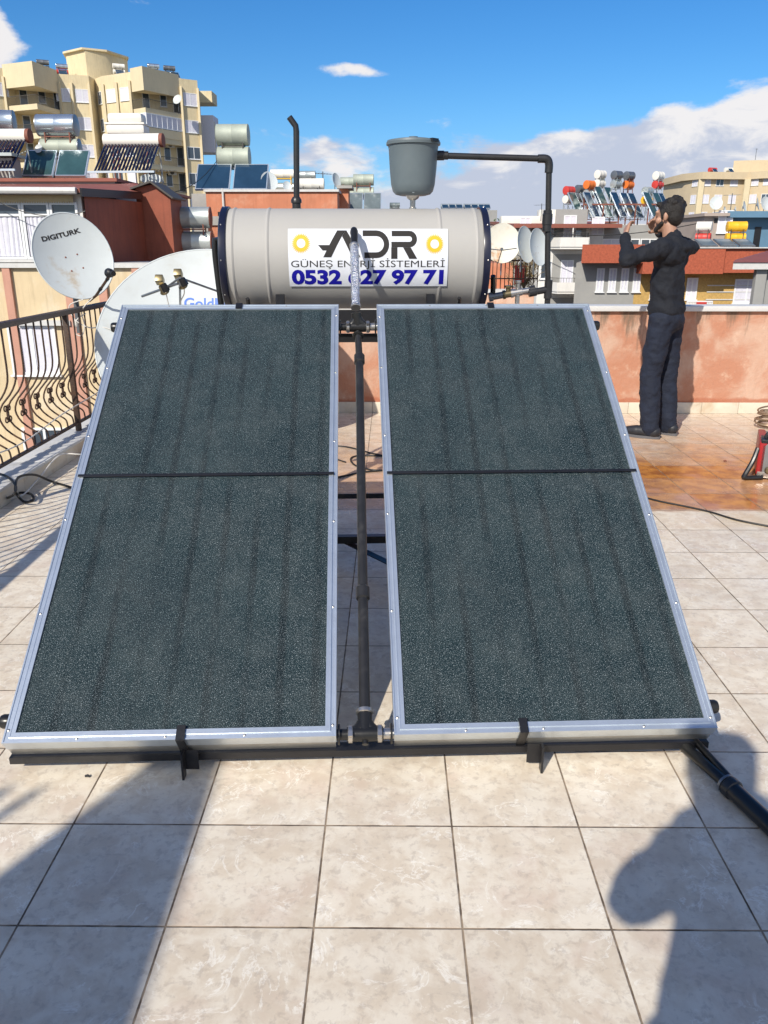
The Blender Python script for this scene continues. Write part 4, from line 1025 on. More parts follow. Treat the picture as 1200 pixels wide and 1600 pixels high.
def bw(name, m, poly, z0, z1, par=yb, s_=sh):
    mb = MB().prism(poly, z0, z1); mb.v = [p - s_ for p in mb.v]; return mb.build(name, m, par)
bw('wall', 'yellow_wall', foot, -15, ZR - .9)
bw('roof', 'yellow_wall', [A0, B0, B1, C0, D0, E0, F0, H0, J0, (J0[0] - 6, J0[1] + 14), (J0[0] - 22, J0[1] + 22), (A0[0] - 4, A0[1] + 20)], ZR - .898, ZR - .1)
# penthouse block on the roof
ZP = at(150, 88, 99 * S1).z
pp = [Q(104, 97, 97), Q(134, 92, 95), Q(166, 93, 96.2), Q(200, 106, 99.5)]; pp += [(pp[3][0] - 2, pp[3][1] + 5), (pp[0][0] - 2, pp[0][1] + 6)]
bw('penthouse', 'yellow_wall', pp, ZR - .099, ZP - .2); bw('penthouse_roof', 'yellow_wall', [(a + (.25 if i > 1 else -.25), b - .25) for i, (a, b) in enumerate(pp)], ZP - .198, ZP)
fl_h = 2.87; ZW = at(295, 166, 95.2 * S1).z       # sill of the top windows, right hand column
def seglen(A, B): return math.hypot(B[0] - A[0], B[1] - A[1])
for k in range(9):
    zz = ZW - k * fl_h
    for A, B, ts, w_, h_ in ((E0, F0, (.27, .76), 1.5, 1.35), (H0, J0, (.55,), 1.7, 1.35), (B1, C0, (.12, .74), 1.5, 1.35), (A0, B0, (.93, .6), 1.3, 1.35), (D0, E0, (.5,), 1.0, 1.35)):
        for t_ in ts:
            if zz > -14: window_at(yb, A, B, t_ * seglen(A, B), zz, w_, h_, sh, 0)
    for A, B, ts in ((Fi, Hi, (.14, .56, .88)), (Bi, Bj, (.16, .56, .90))):
        for j, t_ in enumerate(ts):
            if j != 1: window_at(yb, A, B, t_ * seglen(A, B), zz - .75, .85, 2.1, sh, 1)
            else: window_at(yb, A, B, t_ * seglen(A, B), zz - .2, .8, 1.5, sh, 1)
G0 = Q(222, 107, 90.0); L0 = Q(50, 99, 87.6)
GP = [F0, G0, H0, Hi, Fi]; LP = [B0, L0, B1, Bj, Bi]
bw('overhang', 'pale_wall', [F0, G0, H0], ZR - 2.1, ZR - .099 + .35); bw('overhang', 'pale_wall', [B0, L0, B1], ZR - 2.1, ZR - .099 + .35)
for k in range(8):
    zz = ZW - .95 - k * fl_h
    if zz < -13: continue
    balcony(yb, GP, zz, sh, 'solid' if k == 1 else 'bars', m='pale_wall', front=[(0, 1), (1, 2)], slab=.55)
    balcony(yb, LP, zz, sh, 'bars', m='pale_wall', front=[(0, 1), (1, 2)], slab=.55)
# glazed-in balcony on the third floor down
gz = ZW - .95 - fl_h
mb = MB()
for a, c in ((F0, G0), (G0, H0)):
    a3, c3 = Vector((*a, gz + .95)), Vector((*c, gz + .95)); L = (c3 - a3).length; n = int(L / .75)
    mb.beam(a3 + Vector((0, 0, 1.35)), c3 + Vector((0, 0, 1.35)), .10, .12); mb.beam(a3 + Vector((0, 0, .05)), c3 + Vector((0, 0, .05)), .10, .10)
    for i in range(n + 1): q = a3.lerp(c3, i / n); mb.beam(q, q + Vector((0, 0, 1.35)), .08, .08)
mb.v = [p - sh for p in mb.v]; gb = mb.build('glazed_balcony', 'pvc', yb)
mb = MB()
for a, c in ((F0, G0), (G0, H0)):
    a3, c3 = Vector((*a, gz + 1.65)), Vector((*c, gz + 1.65)); mb.beam(a3, c3, .03, 1.3)
mb.v = [p - sh for p in mb.v]; mb.build('blind', 'curtain', gb)
# pilaster ribs
for A, B, ts in ((E0, F0, (.03, .50, .97)), (H0, J0, (.06, .98)), (B1, C0, (.02, .42, .98)), (A0, B0, (.98,))):
    for t_ in ts:
        a = Vector((A[0] + (B[0] - A[0]) * t_, A[1] + (B[1] - A[1]) * t_, 0)); d = Vector((B[0] - A[0], B[1] - A[1], 0)).normalized(); n_r = Vector((d.y, -d.x, 0))
        c = a + n_r * .12 - sh; m_ = MB().beam((c.x, c.y, 0), (c.x, c.y, ZR - .95 - sh.z), .25, .3); m_.build('pilaster', 'pale_wall', yb)
# balconies on the far right flank
for k in range(0, 4, 2):
    p = Q(316, 130, 98); z = at(316, (140, 0, 193)[k] if k < 3 else 0, 98 * S1).z
    bx_ = thing('apartment_balcony', 'x', 'x') if False else None
    z0 = at(316, 160 if k == 0 else 238, 98 * S1).z; z1 = at(316, 142 if k == 0 else 180, 98 * S1).z
    mb = MB().box(p[0] - 1.2, p[0] + 1.05, p[1], p[1] + 3, z0, z1); mb.v = [q - sh for q in mb.v]; mb.build('flank_balcony', 'yellow_wall' if k == 0 else 'curtain', yb)
for (px, py, Y, lab) in ((228, 137, 92.6, 'air conditioner under the top overhang of the yellow apartment building'), (266, 228, 94, 'air conditioner beside a lower balcony of the yellow apartment building'), (269, 271, 94, 'lowest air conditioner on the yellow apartment building'), (63, 175, 91, 'air conditioner on the left wing of the yellow apartment building')):
    aircon(lab, at(px, py + 3, Y * S1), R(35), 1.2)
dish('round white dish on the top balcony of the yellow apartment building', 'satellite dish', at(277, 155, 92.5 * S1), R(-20), R(25), .55, .55, .1, group='dishes on the yellow apartment building', mast=1.2, na=24, nr=5)
# heaters on its roof
for (px, y0_, Y, tm, lm, lab) in ((67, 101, 93, 'galv_dark', 'rail_dark', 'dark water heater on the left part of the yellow building roof'), (97, 109, 95, 'drum_silver', 'drum_red', 'water heater with silver and red tanks left of the yellow penthouse'), (186, 113, 95, 'drum_white', 'drum_white', 'double white water heater right of the yellow penthouse'), (240, 110, 95, 'drum_silver', 'drum_white', 'pale water heater above the top right balcony roof'), (265, 114, 96, 'galv_dark', 'drum_silver', 'low grey water heater at the right end of the yellow building roof')):
    p = at(px, y0_, Y * S1); heater(lab, (p.x, p.y, ZR - .1), R(25), L=1.3, hot=.75, cold=1.35, top=tm, low=lm, ncoll=1 if px < 200 else 2, cl=1.3, group='water heaters on the yellow building roof', slope=35)
p = at(35, 100, 93 * S1)
tag(MB().box(p.x - .35, p.x + .35, p.y, p.y + .6, ZR - .1, ZR + .7).box(p.x - .5, p.x + .5, p.y - .1, p.y + .7, ZR + .72, ZR + .86).build_at('chimney', 'rail_dark'), 'small chimney on the left end of the yellow building roof', 'chimney')

# ---------------- near left building (cream and pink facade, penthouse with curtains)
YA = 22.0
def X(px, Y=YA, py=400): return at(px, py, Y).x
def Z(py, Y=YA, px=100): return at(px, py, Y).z
lb = thing('apartment_building', 'cream and pink apartment building with curtained penthouse windows just left of the terrace', 'apartment building', (X(60), YA + 5, -15))
def LBx(name, m, x0, x1, y0, y1, z0, z1, par=lb): return MB().box(x0, x1, y0, y1, z0, z1).build(name, m, par, True)
def LBb(name, m, x0, x1, y0, y1, z0, z1, par=lb): 
    mb = MB().box(x0, x1, y0, y1, z0, z1)
    mb.v = [p - lb.location for p in mb.v]; return mb.build(name, m, par)
zd = Z(411)
LBx('wall', 'cream', X(-160), X(262), YA, YA + 11, -15, zd - .12)
LBx('roof_deck', 'coping', X(-160), X(262) + .15, YA - .12, YA + 11, zd - .118, zd)
for a, b_ in ((2, 14), (97, 112), (150, 163), (205, 262)):
    LBx('pilaster', 'pink', X(a), X(b_), YA - .10, YA + .0, -14.9, zd - .13)
# penthouse
zt_ = Z(303)
LBx('penthouse_wall', 'white_wall', X(-160), X(130, YA, 350), YA + .05, YA + 8, zd + .002, zt_)
wz0, wz1 = Z(405), Z(316)
def pwin(px0, px1, cur=True):
    w_ = X(px1, YA, 355) - X(px0, YA, 355); xc = (X(px0, YA, 355) + X(px1, YA, 355)) / 2; h_ = wz1 - wz0
    f_ = .06; m = MB()
    m.box(-w_ / 2, -w_ / 2 + f_, -.06, .0, 0, h_).box(w_ / 2 - f_, w_ / 2, -.06, .0, 0, h_).box(-w_ / 2 + f_, w_ / 2 - f_, -.06, .0, 0, f_).box(-w_ / 2 + f_, w_ / 2 - f_, -.06, 0, h_ - f_, h_).box(-w_ / 2 + f_, w_ / 2 - f_, -.058, 0, h_ * .80 - f_, h_ * .80)
    o = m.build('window', 'pvc', lb); o.location = Vector((xc, YA + .045, wz0)) - lb.location
    MB().box(-w_ / 2 + f_, w_ / 2 - f_, -.012, -.004, f_, h_ - f_).build('pane', 'pane', o)
    if cur:
        c = MB(); n = 22; c0 = -w_ / 2 + f_ + .02; c1 = w_ / 2 - f_ - .02 if cur is True else -w_ / 2 + (w_) * cur; vs = []
        for i in range(n + 1):
            x = c0 + (c1 - c0) * i / n; y = -.022 - .012 * math.sin(i * 2.1); vs += [(x + .0 * i, y, f_ + .01), (x - .05 * math.sin(i * .3), y, h_ * .79 - f_)]
        c.add(vs, [(2 * i, 2 * i + 2, 2 * i + 3, 2 * i + 1) for i in range(n)]); c.build('curtain', 'curtain', o)
pwin(-70, -32); pwin(-31, 36, True); pwin(37, 80, .93); pwin(81, 124, .2)
LBx('sill', 'coping', X(-160), X(130), YA - .10, YA + .0, zd + .02, zd + .09)
# scalloped awning strip
aw_ = MB(); n = 60; x0 = X(-100); x1 = X(126); z1_ = Z(306); vs = []
for i in range(n * 4 + 1):
    x = x0 + (x1 - x0) * i / (n * 4); z = z1_ - .13 - .05 * abs(math.sin(math.pi * i / 4 / 1.0)); vs += [(x, YA - .06, z1_ + .02), (x, YA - .07 - .02 * (i % 2), z)]
aw_.add(vs, [(2 * i, 2 * i + 1, 2 * i + 3, 2 * i + 2) for i in range(n * 4)]); aw_.build('awning', 'awning', lb, True)
mb = MB().tube([Vector((X(-120), YA - .40, Z(298))), Vector((X(128, YA, 300), YA - .40, Z(299.5)))], .085, 10); mb.build('gutter', 'coping', lb, True)
# roof of penthouse, red sheet with dark fascia, reaching over the shed
xr_a = X(133, YA, 297); xr_b = X(219, YA + 3.2, 297); xr_c = X(216, YA + 6, 290)
rp = MB(); zr0 = Z(296); zr1 = at(60, 284, YA + 5.5).z
rp.add([(X(-160), YA - .35, zr0), (xr_a, YA - .35, zr0), (xr_b, YA + 3.2, zr0 + .12), (xr_c, YA + 6, zr1), (X(-160), YA + 6, zr1),
        (X(-160), YA - .35, zr0 - .10), (xr_a, YA - .35, zr0 - .10), (xr_b, YA + 3.2, zr0 - .02), (xr_c, YA + 6, zr1 - .1), (X(-160), YA + 6, zr1 - .1)],
       [(0, 1, 2, 3, 4), (9, 8, 7, 6, 5), (0, 5, 6, 1), (1, 6, 7, 2), (2, 7, 8, 3), (3, 8, 9, 4), (4, 9, 5, 0)])
rp.build('roof', 'roof_red', lb, True)
MB().beam((xr_a + .02, YA - .38, zr0 - .09), (xr_b + .02, YA + 3.17, zr0 + .03), .05, .20).build('fascia', 'black', lb, True)
# lower windows
def simple_win(px0, px1, py0, py1, cur, par=lb, Y=YA):
    w_ = X(px1, Y, py1) - X(px0, Y, py1); h_ = Z(py0, Y, px0) - Z(py1, Y, px0)
    q = _win(w_, h_, 2 if cur else 0); o = child('window', q[0], par); o.location = Vector(((X(px0, Y, py1) + X(px1, Y, py1)) / 2, Y - .002, Z(py1, Y, px0))) - par.location
    child('pane', q[1], o)
    if q[2]: child('curtain', q[2], o)
simple_win(22, 95, 508, 585, True); simple_win(40, 110, 668, 712, False)
MB().box(X(15), X(100), YA - .16, YA - .001, Z(508), Z(500)).build('lintel', 'coping', lb, True)

# red-brown sheet shed on the deck
s1 = thing('roof_shed', 'red brown rusty sheet metal shed standing on the left roof deck', 'shed', (X(180), YA + 3, zd))
ex = X(133, YA, 330); fx = X(219, YA + 3.1, 310)
mb = MB().prism([(ex, YA + .02), (fx, YA + 3.1), (fx - .2, YA + 6), (ex, YA + 6)], zd + .004, zr0 - .15)
mb.build('wall', 'rust_sheet', s1, True)
s2 = thing('roof_shed', 'small gabled red brown shed just right of the bigger rusty shed', 'shed', (X(243), YA + 4, zd))
gy = YA + 3.3; gx0, gx1, gxm = X(212, gy, 300), X(269, gy, 350), X(238, gy, 290); ze = at(268, 309, gy).z; zm_ = at(238, 288, gy).z
mb = MB(); pts = [(gx0, zd + .004), (gx1, zd + .004), (gx1, ze), (gxm, zm_), (gx0, ze + .25)]
mb.add([(a, gy, b_) for a, b_ in pts] + [(a, gy + 1.3, b_) for a, b_ in pts], [(0, 1, 2, 3, 4), (9, 8, 7, 6, 5)] + [(i, i + 5, (i + 1) % 5 + 5, (i + 1) % 5) for i in range(5)])
mb.build('wall', 'rust_sheet', s2, True)
mb = MB().beam((gx1 + .12, gy + .6, ze - .02), (gxm, gy + .6, zm_ + .06), 1.6, .05, (0, 0, 1)).beam((gx0 - .1, gy + .6, ze + .24), (gxm - .01, gy + .6, zm_ + .058), 1.6, .05, (0, 0, 1)); mb.build('roof', 'rail_dark', s2, True)

# ---------------- heaters above the left roofs
YH = 28.0
# a plain roof deck they stand on
hb_ = thing('apartment_building', 'low building behind the red roof carrying the cluster of left hand water heaters', 'apartment building', (X(60, 31), 31, -15))
zk = Z(284, 28)
MB().box(X(-160, 31), X(250, 31), 26.6, 36, -15, zk - .1).build('wall', 'concrete', hb_, True); MB().box(X(-160, 31) - .1, X(250, 31) + .1, 26.5, 36.1, zk - .098, zk).build('roof', 'roof_red', hb_, True)
def H(lab, pxc, Y, base, pyx=290, **kw):
    p = at(pxc, pyx, Y); return heater(lab, (p.x, Y, base), **kw)
def zpx(py, Y, px=100): return at(px, py, Y).z - 0.0
H('water heater with shiny silver upper tank and two blue green collectors on the left roof', 91, 29.0, zk, pyx=196, L=1.22, r=.33, r2=.26, end='galv_dark', dx_cold=-.04, hot=zpx(230, 29) - zk, cold=zpx(196, 29) - zk, top='drum_silver', low='drum_green', coll='coll_teal', cw=.98, cl=1.12, gap=.08, slope=48, rz=R(2), leg='rust_end')
H('water heater with dark ended silver tanks cut off by the left photo edge', 2, 29.5, zk, pyx=200, L=.85, r=.36, r2=.32, hot=zpx(213, 29.5) - zk, cold=zpx(190, 29.5) - zk, top='drum_silver', low='drum_grey', ncoll=0, leg='rust_end', end='galv_dark', rz=R(12))
p = at(201, 224, 28); vacuum_heater('vacuum tube water heater with long white tank and rusty end above the brown shed', (p.x, 28.6, zk), R(-3), L=1.95, n=17, cl=zpx(218, 28) - zpx(268, 28) + .55)
v1 = bpy.data.objects[-1] if False else None
p = at(6, 250, 28); vacuum_heater('vacuum tube water heater with white tank at the left photo edge', (p.x, 28.0, zk), R(-3), L=1.95, n=16, cl=1.6)
wt_ = thing('roof_tank', 'long cream plastic tank resting high above the vacuum tube heater', 'tank', at(201, 212, 29.4))
mb = MB().bbox(-.64, .64, -.35, .35, 0.02, .34, .10).bbox(-.66, .66, -.37, .37, .30, .36, .02).bbox(-.58, .58, -.32, .32, .35, .66, .12); mb.build('tank_shell', 'drum_white', wt_)
m_ = MB()
hz = at(201, 212, 29.4).z - zk
for s in (-1, 1):
    for yy in (-.25, .25): m_.beam((s * .5, yy, -hz), (s * .5, yy, .03), .05, .05)
m_.build('stand', 'rust_end', wt_)
# stone chimney
ch = thing('chimney', 'square concrete chimney with flat slab cap beside the left collectors', 'chimney', (X(34, 27.2), 27.2, zk))
x0, x1 = X(22, 27.2), X(45, 27.2)
MB().box(x0, x1, 26.9, 27.5, zk + .002, zpx(248, 27.2, 30)).build('stack', 'concrete', ch, True); MB().box(x0 - .28, x1 + .1, 26.7, 27.7, zpx(246, 27.2, 30), zpx(241, 27.2, 30)).build('cap', 'drum_grey', ch, True)
dish('small white dish between the left roof tanks', 'satellite dish', at(60, 232, 28.6), R(-15), R(20), .14, .14, .03, group='small dishes on the far roofs', mast=1.2, na=20, nr=4)
for px, lab in ((229, 'small white dish left of its pair beside the gabled shed'), (243, 'small white dish right of its pair beside the gabled shed')):
    dish(lab, 'satellite dish', at(px, 279, 28), R(15), R(35), .2, .17, .04, group='small dishes on the far roofs', mast=.6, na=20, nr=4)

# two tanks right of the gabled shed
zz = at(298, 392, 25).z
nb = thing('apartment_building', 'low roof between the brown shed and the orange wall', 'apartment building', (X(300, 29), 29, -15))
MB().box(X(255, 29), X(345, 27), 25.6 + .2, 33, -15, zz - .45).build('wall', 'concrete', nb, True)
H('rusty legged heater with two galvanised tanks between brown shed and grey tank', 299, 26.6, zz - .45, pyx=350, L=1.2, r=.315, r2=.31, hot=zpx(378, 26.6) - zz + .45, cold=zpx(340, 26.6) - zz + .45, top='drum_grey', low='drum_grey', ncoll=0, leg='rust_end', end='rust_end', rz=R(3))

# ---------------- orange wall building
YO = 30.0
ob_ = thing('apartment_building', 'building with weathered orange roof parapet behind the grey tank', 'apartment building', (X(430, YO, 310), YO + 5, -15))
zo = at(430, 296, YO).z
MB().box(X(322, YO, 310), X(527, YO, 310), YO, YO + 9, -15, zo - .08).build('wall', 'orange_wall', ob_, True)
MB().box(X(322, YO, 310) - .06, X(527, YO, 310) + .06, YO - .08, YO + 9.1, zo - .078, zo).build('coping', 'coping', ob_, True)
MB().box(X(527, YO, 310) + .001, X(541, YO, 310), YO + 1.5, YO + 2.6, -15, zo + .12).build('chimney', 'orange_wall', ob_, True)
MB().box(X(527, YO, 310) - .1, X(541, YO, 310) + .15, YO + 1.3, YO + 2.8, zo + .122, zo + .22).build('chimney_cap', 'concrete', ob_, True)
MB().tube([(X(349, YO, 310), YO - .05, zo - 2.6), (X(349, YO, 310), YO - .05, zo + .03)], .04, 8).build('drain_pipe', 'coping', ob_, True)
o = MB().box(X(339, YO, 310), X(352, YO, 310), YO - .02, YO - .001, at(345, 350, YO).z, at(345, 331, YO).z).build('opening', 'black', ob_, True)
MB().box(X(325, YO, 310), X(350, YO, 310), YO - .08, YO - .003, at(345, 352, YO).z, at(345, 338, YO).z).build('ledge', 'concrete', ob_, True)
H('heater with two greenish stacked drums and dark blue collectors on the orange wall', 364, 31.6, zo, pyx=211, L=1.13, r=.36, r2=.36, hot=zpx(246, 31.6, 360) - zo, cold=zpx(211, 31.6, 360) - zo, top='drum_green', low='drum_green', coll='coll_blue', cw=1.22, cl=1.15, gap=.12, slope=50, leg='rail_dark', cz=.05)
for px, py, a_, lab in ((421, 283, .32, 'larger white dish on the orange wall roof right of the blue collectors'), (449, 291, .17, 'smaller white dish on the orange wall roof next to the vent pipe')):
    dish(lab, 'satellite dish', at(px, py, 31), R(25), R(22), a_ * .95, a_ * 1.1, .05, group='small dishes on the far roofs', mast=.6, na=28, nr=5)
H('distant heater with white drum and yellow ended frame left of the vent pipe', 443, 42, at(443, 301, 42).z, L=1.2, r=.2, r2=.2, hot=.25, cold=.85, top='drum_white', low='drum_grey', ncoll=0, leg='drum_yellow')
H('distant heater with wide cream tank right of the vent pipe', 487, 40, at(487, 300, 40).z, L=1.15, r=.24, r2=.24, hot=.35, cold=None, low='drum_white', ncoll=0, leg='rail_dark')
H('distant heater with small cream tank and white drum behind the vent pipe', 478, 44, at(487, 300, 44).z, L=1.0, r=.2, r2=.2, hot=.3, cold=.8, low='drum_white', top='drum_grey', ncoll=0, leg='rail_dark')
fb = thing('apartment_building', 'plain block with heaters seen behind the orange wall', 'apartment building', (X(480, 45), 45, -15))
MB().box(X(350, 45), X(541, 39), 38.5, 44, -15, at(487, 302, 40).z - .1).build('wall', 'concrete', fb, True); MB().box(X(541, 39) + .002, X(604, 39), 38.9, 44, -15, at(570, 331, 40).z - .02).build('lower_wall', 'concrete', fb, True)
zq = at(570, 330, 40).z
H('greenish double drum heater with two dusty collectors left of the bucket', 568, 40.6, zq, L=.95, r=.25, r2=.24, hot=zpx(301, 40.6, 570) - zq, cold=zpx(281, 40.6, 570) - zq, top='drum_green', low='drum_green', coll='coll_dusty', cw=.82, cl=1.0, gap=.04, slope=50, leg='rust_end', cz=.05)
H('second greenish heater partly hidden behind the orange chimney', 545, 41.2, zq, L=.8, r=.22, r2=.21, hot=zpx(303, 41, 545) - zq, cold=zpx(284, 41, 545) - zq, top='drum_green', low='drum_green', ncoll=0, leg='rust_end')
dish('white dish above the orange chimney', 'satellite dish', at(526, 282, 40), R(55), R(15), .28, .34, .06, group='small dishes on the far roofs', mast=1.0, na=24, nr=5)
H('tiny dark heater frame just left under the bucket', 617, 60, at(617, 328, 60).z, L=.7, r=.16, r2=.16, hot=.1, cold=.32, top='coll_dusty', low='coll_dusty', ncoll=0)
# far roof with a row of small heaters right of the bucket
rb = thing('apartment_building', 'distant flat roofed block with a row of tiny heaters behind the grey tank', 'apartment building', (X(725, 80), 86, -15))
zf = at(725, 329, 80).z
MB().box(X(600, 80), X(772, 80), 79, 92, -15, zf).build('wall', 'grey_wall', rb, True)
for i, px in enumerate((694, 705, 716, 729, 740, 751, 759)):
    p = at(px, 329, 80); heater(['leftmost tiny heater of the distant row above the grey tank', 'second tiny heater from the left in the distant row', 'third tiny heater from the left in the distant row', 'middle tiny heater of the seven in the distant row', 'third tiny heater from the right in the distant row', 'second tiny heater from the right in the distant row', 'rightmost tiny heater of the distant row above the tank end'][i], (p.x, 80, zf), R(8), L=.62, r=.2, r2=.2, hot=.4, cold=None, low='drum_grey', ncoll=1, cw=.6, cl=.5, group='row of tiny heaters on the distant roof')

# ================================================================== RIGHT SIDE
# roof terrace with dishes, rusty fence and brick box
YD = 20.0
rt_ = thing('apartment_building', 'low building with orange roof room and dishes right of the grey tank', 'apartment building', (X(800, YD), YD + 3, -15))
zt2 = at(800, 458, YD).z
MB().box(X(742, YD), X(838, YD), YD, YD + 6, -15, zt2).build('wall', 'salmon', rt_, True)
MB().box(X(742, YD), X(803, YD + 2.5), YD + 2.5, YD + 5.5, zt2 + .002, at(780, 411, YD + 2.5).z).build('roof_room', 'orange_wall', rt_, True)
MB().box(X(742, YD) - .1, X(838, YD) + .05, YD - .05, YD + .15, zt2 + .003, zt2 + .09).build('coping', 'coping', rt_, True)
fe = thing('fence', 'rusty wire fence on the low roof under the dishes', 'fence', (X(805, YD), YD + 1, zt2))
m_ = MB(); xa, xb2 = X(745, YD + 1), X(842, YD + 1); zf1 = at(800, 407, YD + 1).z
for i in range(16): x = xa + (xb2 - xa) * i / 15; m_.beam((x, YD + 1, zt2), (x, YD + 1, zf1), .02, .02)
m_.beam((xa, YD + 1, zf1), (xb2, YD + 1, zf1), .04, .04); m_.beam((xa, YD + 1, zt2 + .3), (xb2, YD + 1, zt2 + .3), .03, .03); m_.build('wire_panel', 'iron', fe, True)
rd, _r, _o = dish('big rust stained dish half hidden by the right end of the grey tank', 'satellite dish', at(785, 380, YD), R(-4), R(14), .42, .46, .07, m='dish_rust', group='dishes on the low roof right of the tank', mast=.7)
dish('middle white dish of three right of the grey tank', 'satellite dish', at(822, 382, YD), R(42), R(12), .30, .42, .08, group='dishes on the low roof right of the tank', mast=.6)
dish('white dish with small grey lettering right of the tank, beside the black pipe', 'satellite dish', at(842, 386, YD), R(38), R(12), .30, .43, .08, holes=True, group='dishes on the low roof right of the tank', mast=.6)
p = at(785, 396, YD - .5)
fa_ = (MB().tube([at(765, 389, YD - .4), at(784, 391, YD - .7), at(807, 388, YD - .3)], .012, 6).tube([at(784, 391, YD - .7), at(778, 411, YD - .1)], .012, 6).lathe([(.03, -.05), (.03, .05)], o=at(784, 389, YD - .7), axis=(0, 1, 0), n=10))
ri = rd.rotation_euler.to_matrix().inverted(); fa_.v = [ri @ (q - rd.location) for q in fa_.v]; fa_.build('feed_arm', 'galv_dark', rd)
# dry shrub on that roof
m_ = MB()
for i in range(420):
    a = random.uniform(0, 6.28); rr = random.uniform(0, .42); hgt = random.uniform(.05, .75); c = Vector((X(822, YD + 1.6) + rr * math.cos(a), YD + 1.7 + rr * .5 * math.sin(a), zt2 + hgt)); d = Vector((random.uniform(-1, 1), random.uniform(-1, 1), random.uniform(.2, 1))).normalized()
    m_.beam(c, c + d * random.uniform(.08, .22), .014, .006)
for i in range(14):
    a = i * .45; m_.tube([(X(822, YD + 1.6), YD + 1.7, zt2), (X(822, YD + 1.6) + .35 * math.cos(a), YD + 1.7 + .2 * math.sin(a), zt2 + .7)], .008, 5)
M['dry'] = mat('dry_stems', (.20, .15, .07), .9, var=.4, vs=8)
tag(m_.build_at('shrub', 'dry'), 'dry brown shrub behind the rusty fence', 'shrub')
m_ = MB(); 
for i in range(4): m_.bbox(X(806 + i * 4, YD + 1.2), X(809 + i * 4, YD + 1.2), YD + 1.2, YD + 1.26, zt2 + .15 + .05 * (i % 2), zt2 + .62 - .07 * (i % 2), .01)
m_.box(X(804, YD + 1.2), X(824, YD + 1.2), YD + 1.21, YD + 1.23, zt2 + .58, zt2 + .60)
tag(m_.build_at('laundry', 'drum_red'), 'small red laundry hanging by the orange roof room', 'laundry')

# white balcony building
YB = 60.0
wb_ = thing('apartment_building', 'white and grey apartment building with wrapped balconies behind the black overflow pipe', 'apartment building', (X(880, YB), YB + 6, -15))
def BB(name, m, a, b_, y0, y1, za, zb, par=wb_): return MB().box(a, b_, y0, y1, za, zb).build(name, m, par, True)
ztop = at(880, 352, YB).z
BB('wall', 'white_wall', X(842, YB), X(940, YB), YB, YB + 12, -15, ztop)
MB().add([(X(796, YB), YB - 1.4, ztop + .05), (X(960, YB), YB - 1.4, ztop + .05), (X(960, YB), YB + 13, ztop + .6), (X(796, YB), YB + 13, ztop + .6), (X(796, YB), YB - 1.4, ztop - .2), (X(960, YB), YB - 1.4, ztop - .2), (X(960, YB), YB + 13, ztop + .3), (X(796, YB), YB + 13, ztop + .3)],
         [(0, 1, 2, 3), (7, 6, 5, 4), (0, 4, 5, 1), (1, 5, 6, 2), (2, 6, 7, 3), (3, 7, 4, 0)]).build('roof', 'roof_red', wb_, True)
BB('wing_wall', 'grey_wall', X(800, YB), X(841.9, YB), YB + 1, YB + 10, -15, ztop - .1)
sB = wb_.location.copy()
for k in range(4):
    zb = at(880, 388, YB).z - k * 3.0
    poly_ = [(X(857, YB), YB + .0), (X(868, YB), YB - 1.5), (X(910, YB), YB - 1.5), (X(916, YB), YB + .0)]
    balcony(wb_, poly_, zb + .1, sB, 'solid' if k != 3 else 'bars', m='white_wall', front=[(0, 1), (1, 2), (2, 3)], ph=.62, slab=.15)
    mb = MB()
    for i, j in ((0, 1), (1, 2), (2, 3)):
        a, c = Vector((*poly_[i], zb + .72)), Vector((*poly_[j], zb + .72)); n = 10
        mb.beam(a + Vector((0, 0, .3)), c + Vector((0, 0, .3)), .03, .03)
        for q_ in range(n + 1): w_ = a.lerp(c, q_ / n); mb.beam(w_, w_ + Vector((0, 0, .3)), .02, .02)
    mb.v = [p_ - sB for p_ in mb.v]; mb.build('balcony_rail', 'rail_dark', wb_)
    BB('recess', 'grey_wall', X(864, YB), X(913, YB), YB - .04, YB - .002, zb + .12, zb + 2.6)
    window_at(wb_, (X(864, YB), YB - .05), (X(913, YB), YB - .05), X(887, YB) - X(864, YB), zb + .2, .9, 2.0, sB, 2, 'balcony_door')
    window_at(wb_, (X(842, YB), YB), (X(864, YB), YB), .55, zb + .9, .8, 1.2, sB, 0)
    window_at(wb_, (X(913, YB), YB), (X(940, YB), YB), .8, zb + .9, .9, 1.2, sB, 0)
    window_at(wb_, (X(800, YB), YB + 1), (X(842, YB), YB + 1), 1.0, zb + .9, .8, 1.2, sB, 0)
BB('post', 'white_wall', X(885.5, YB), X(887, YB), YB - 1.4, YB - 1.3, at(880, 376, YB).z, ztop - .2)
bx_ = thing('roof_box', 'white plaster water box on the red roofed white building', 'box', at(852, 350, YB + 2))
MB().bbox(-3.2, 1.4, 0, 1.2, 0, .55, .02).bbox(-.4, 1.9, .3, 1.4, .55, 1.0, .02).build('shell', 'drum_white', bx_)
tag(MB().bbox(-.2, .2, -.1, .1, 0, .9, .02).bbox(-.25, .25, -.15, .15, .3, .5, .02).xf(Matrix.Translation(at(902, 381, YB - .8))).build_at('lantern', 'galv_dark'), 'dark lantern like heater on the upper white balcony', 'lantern')

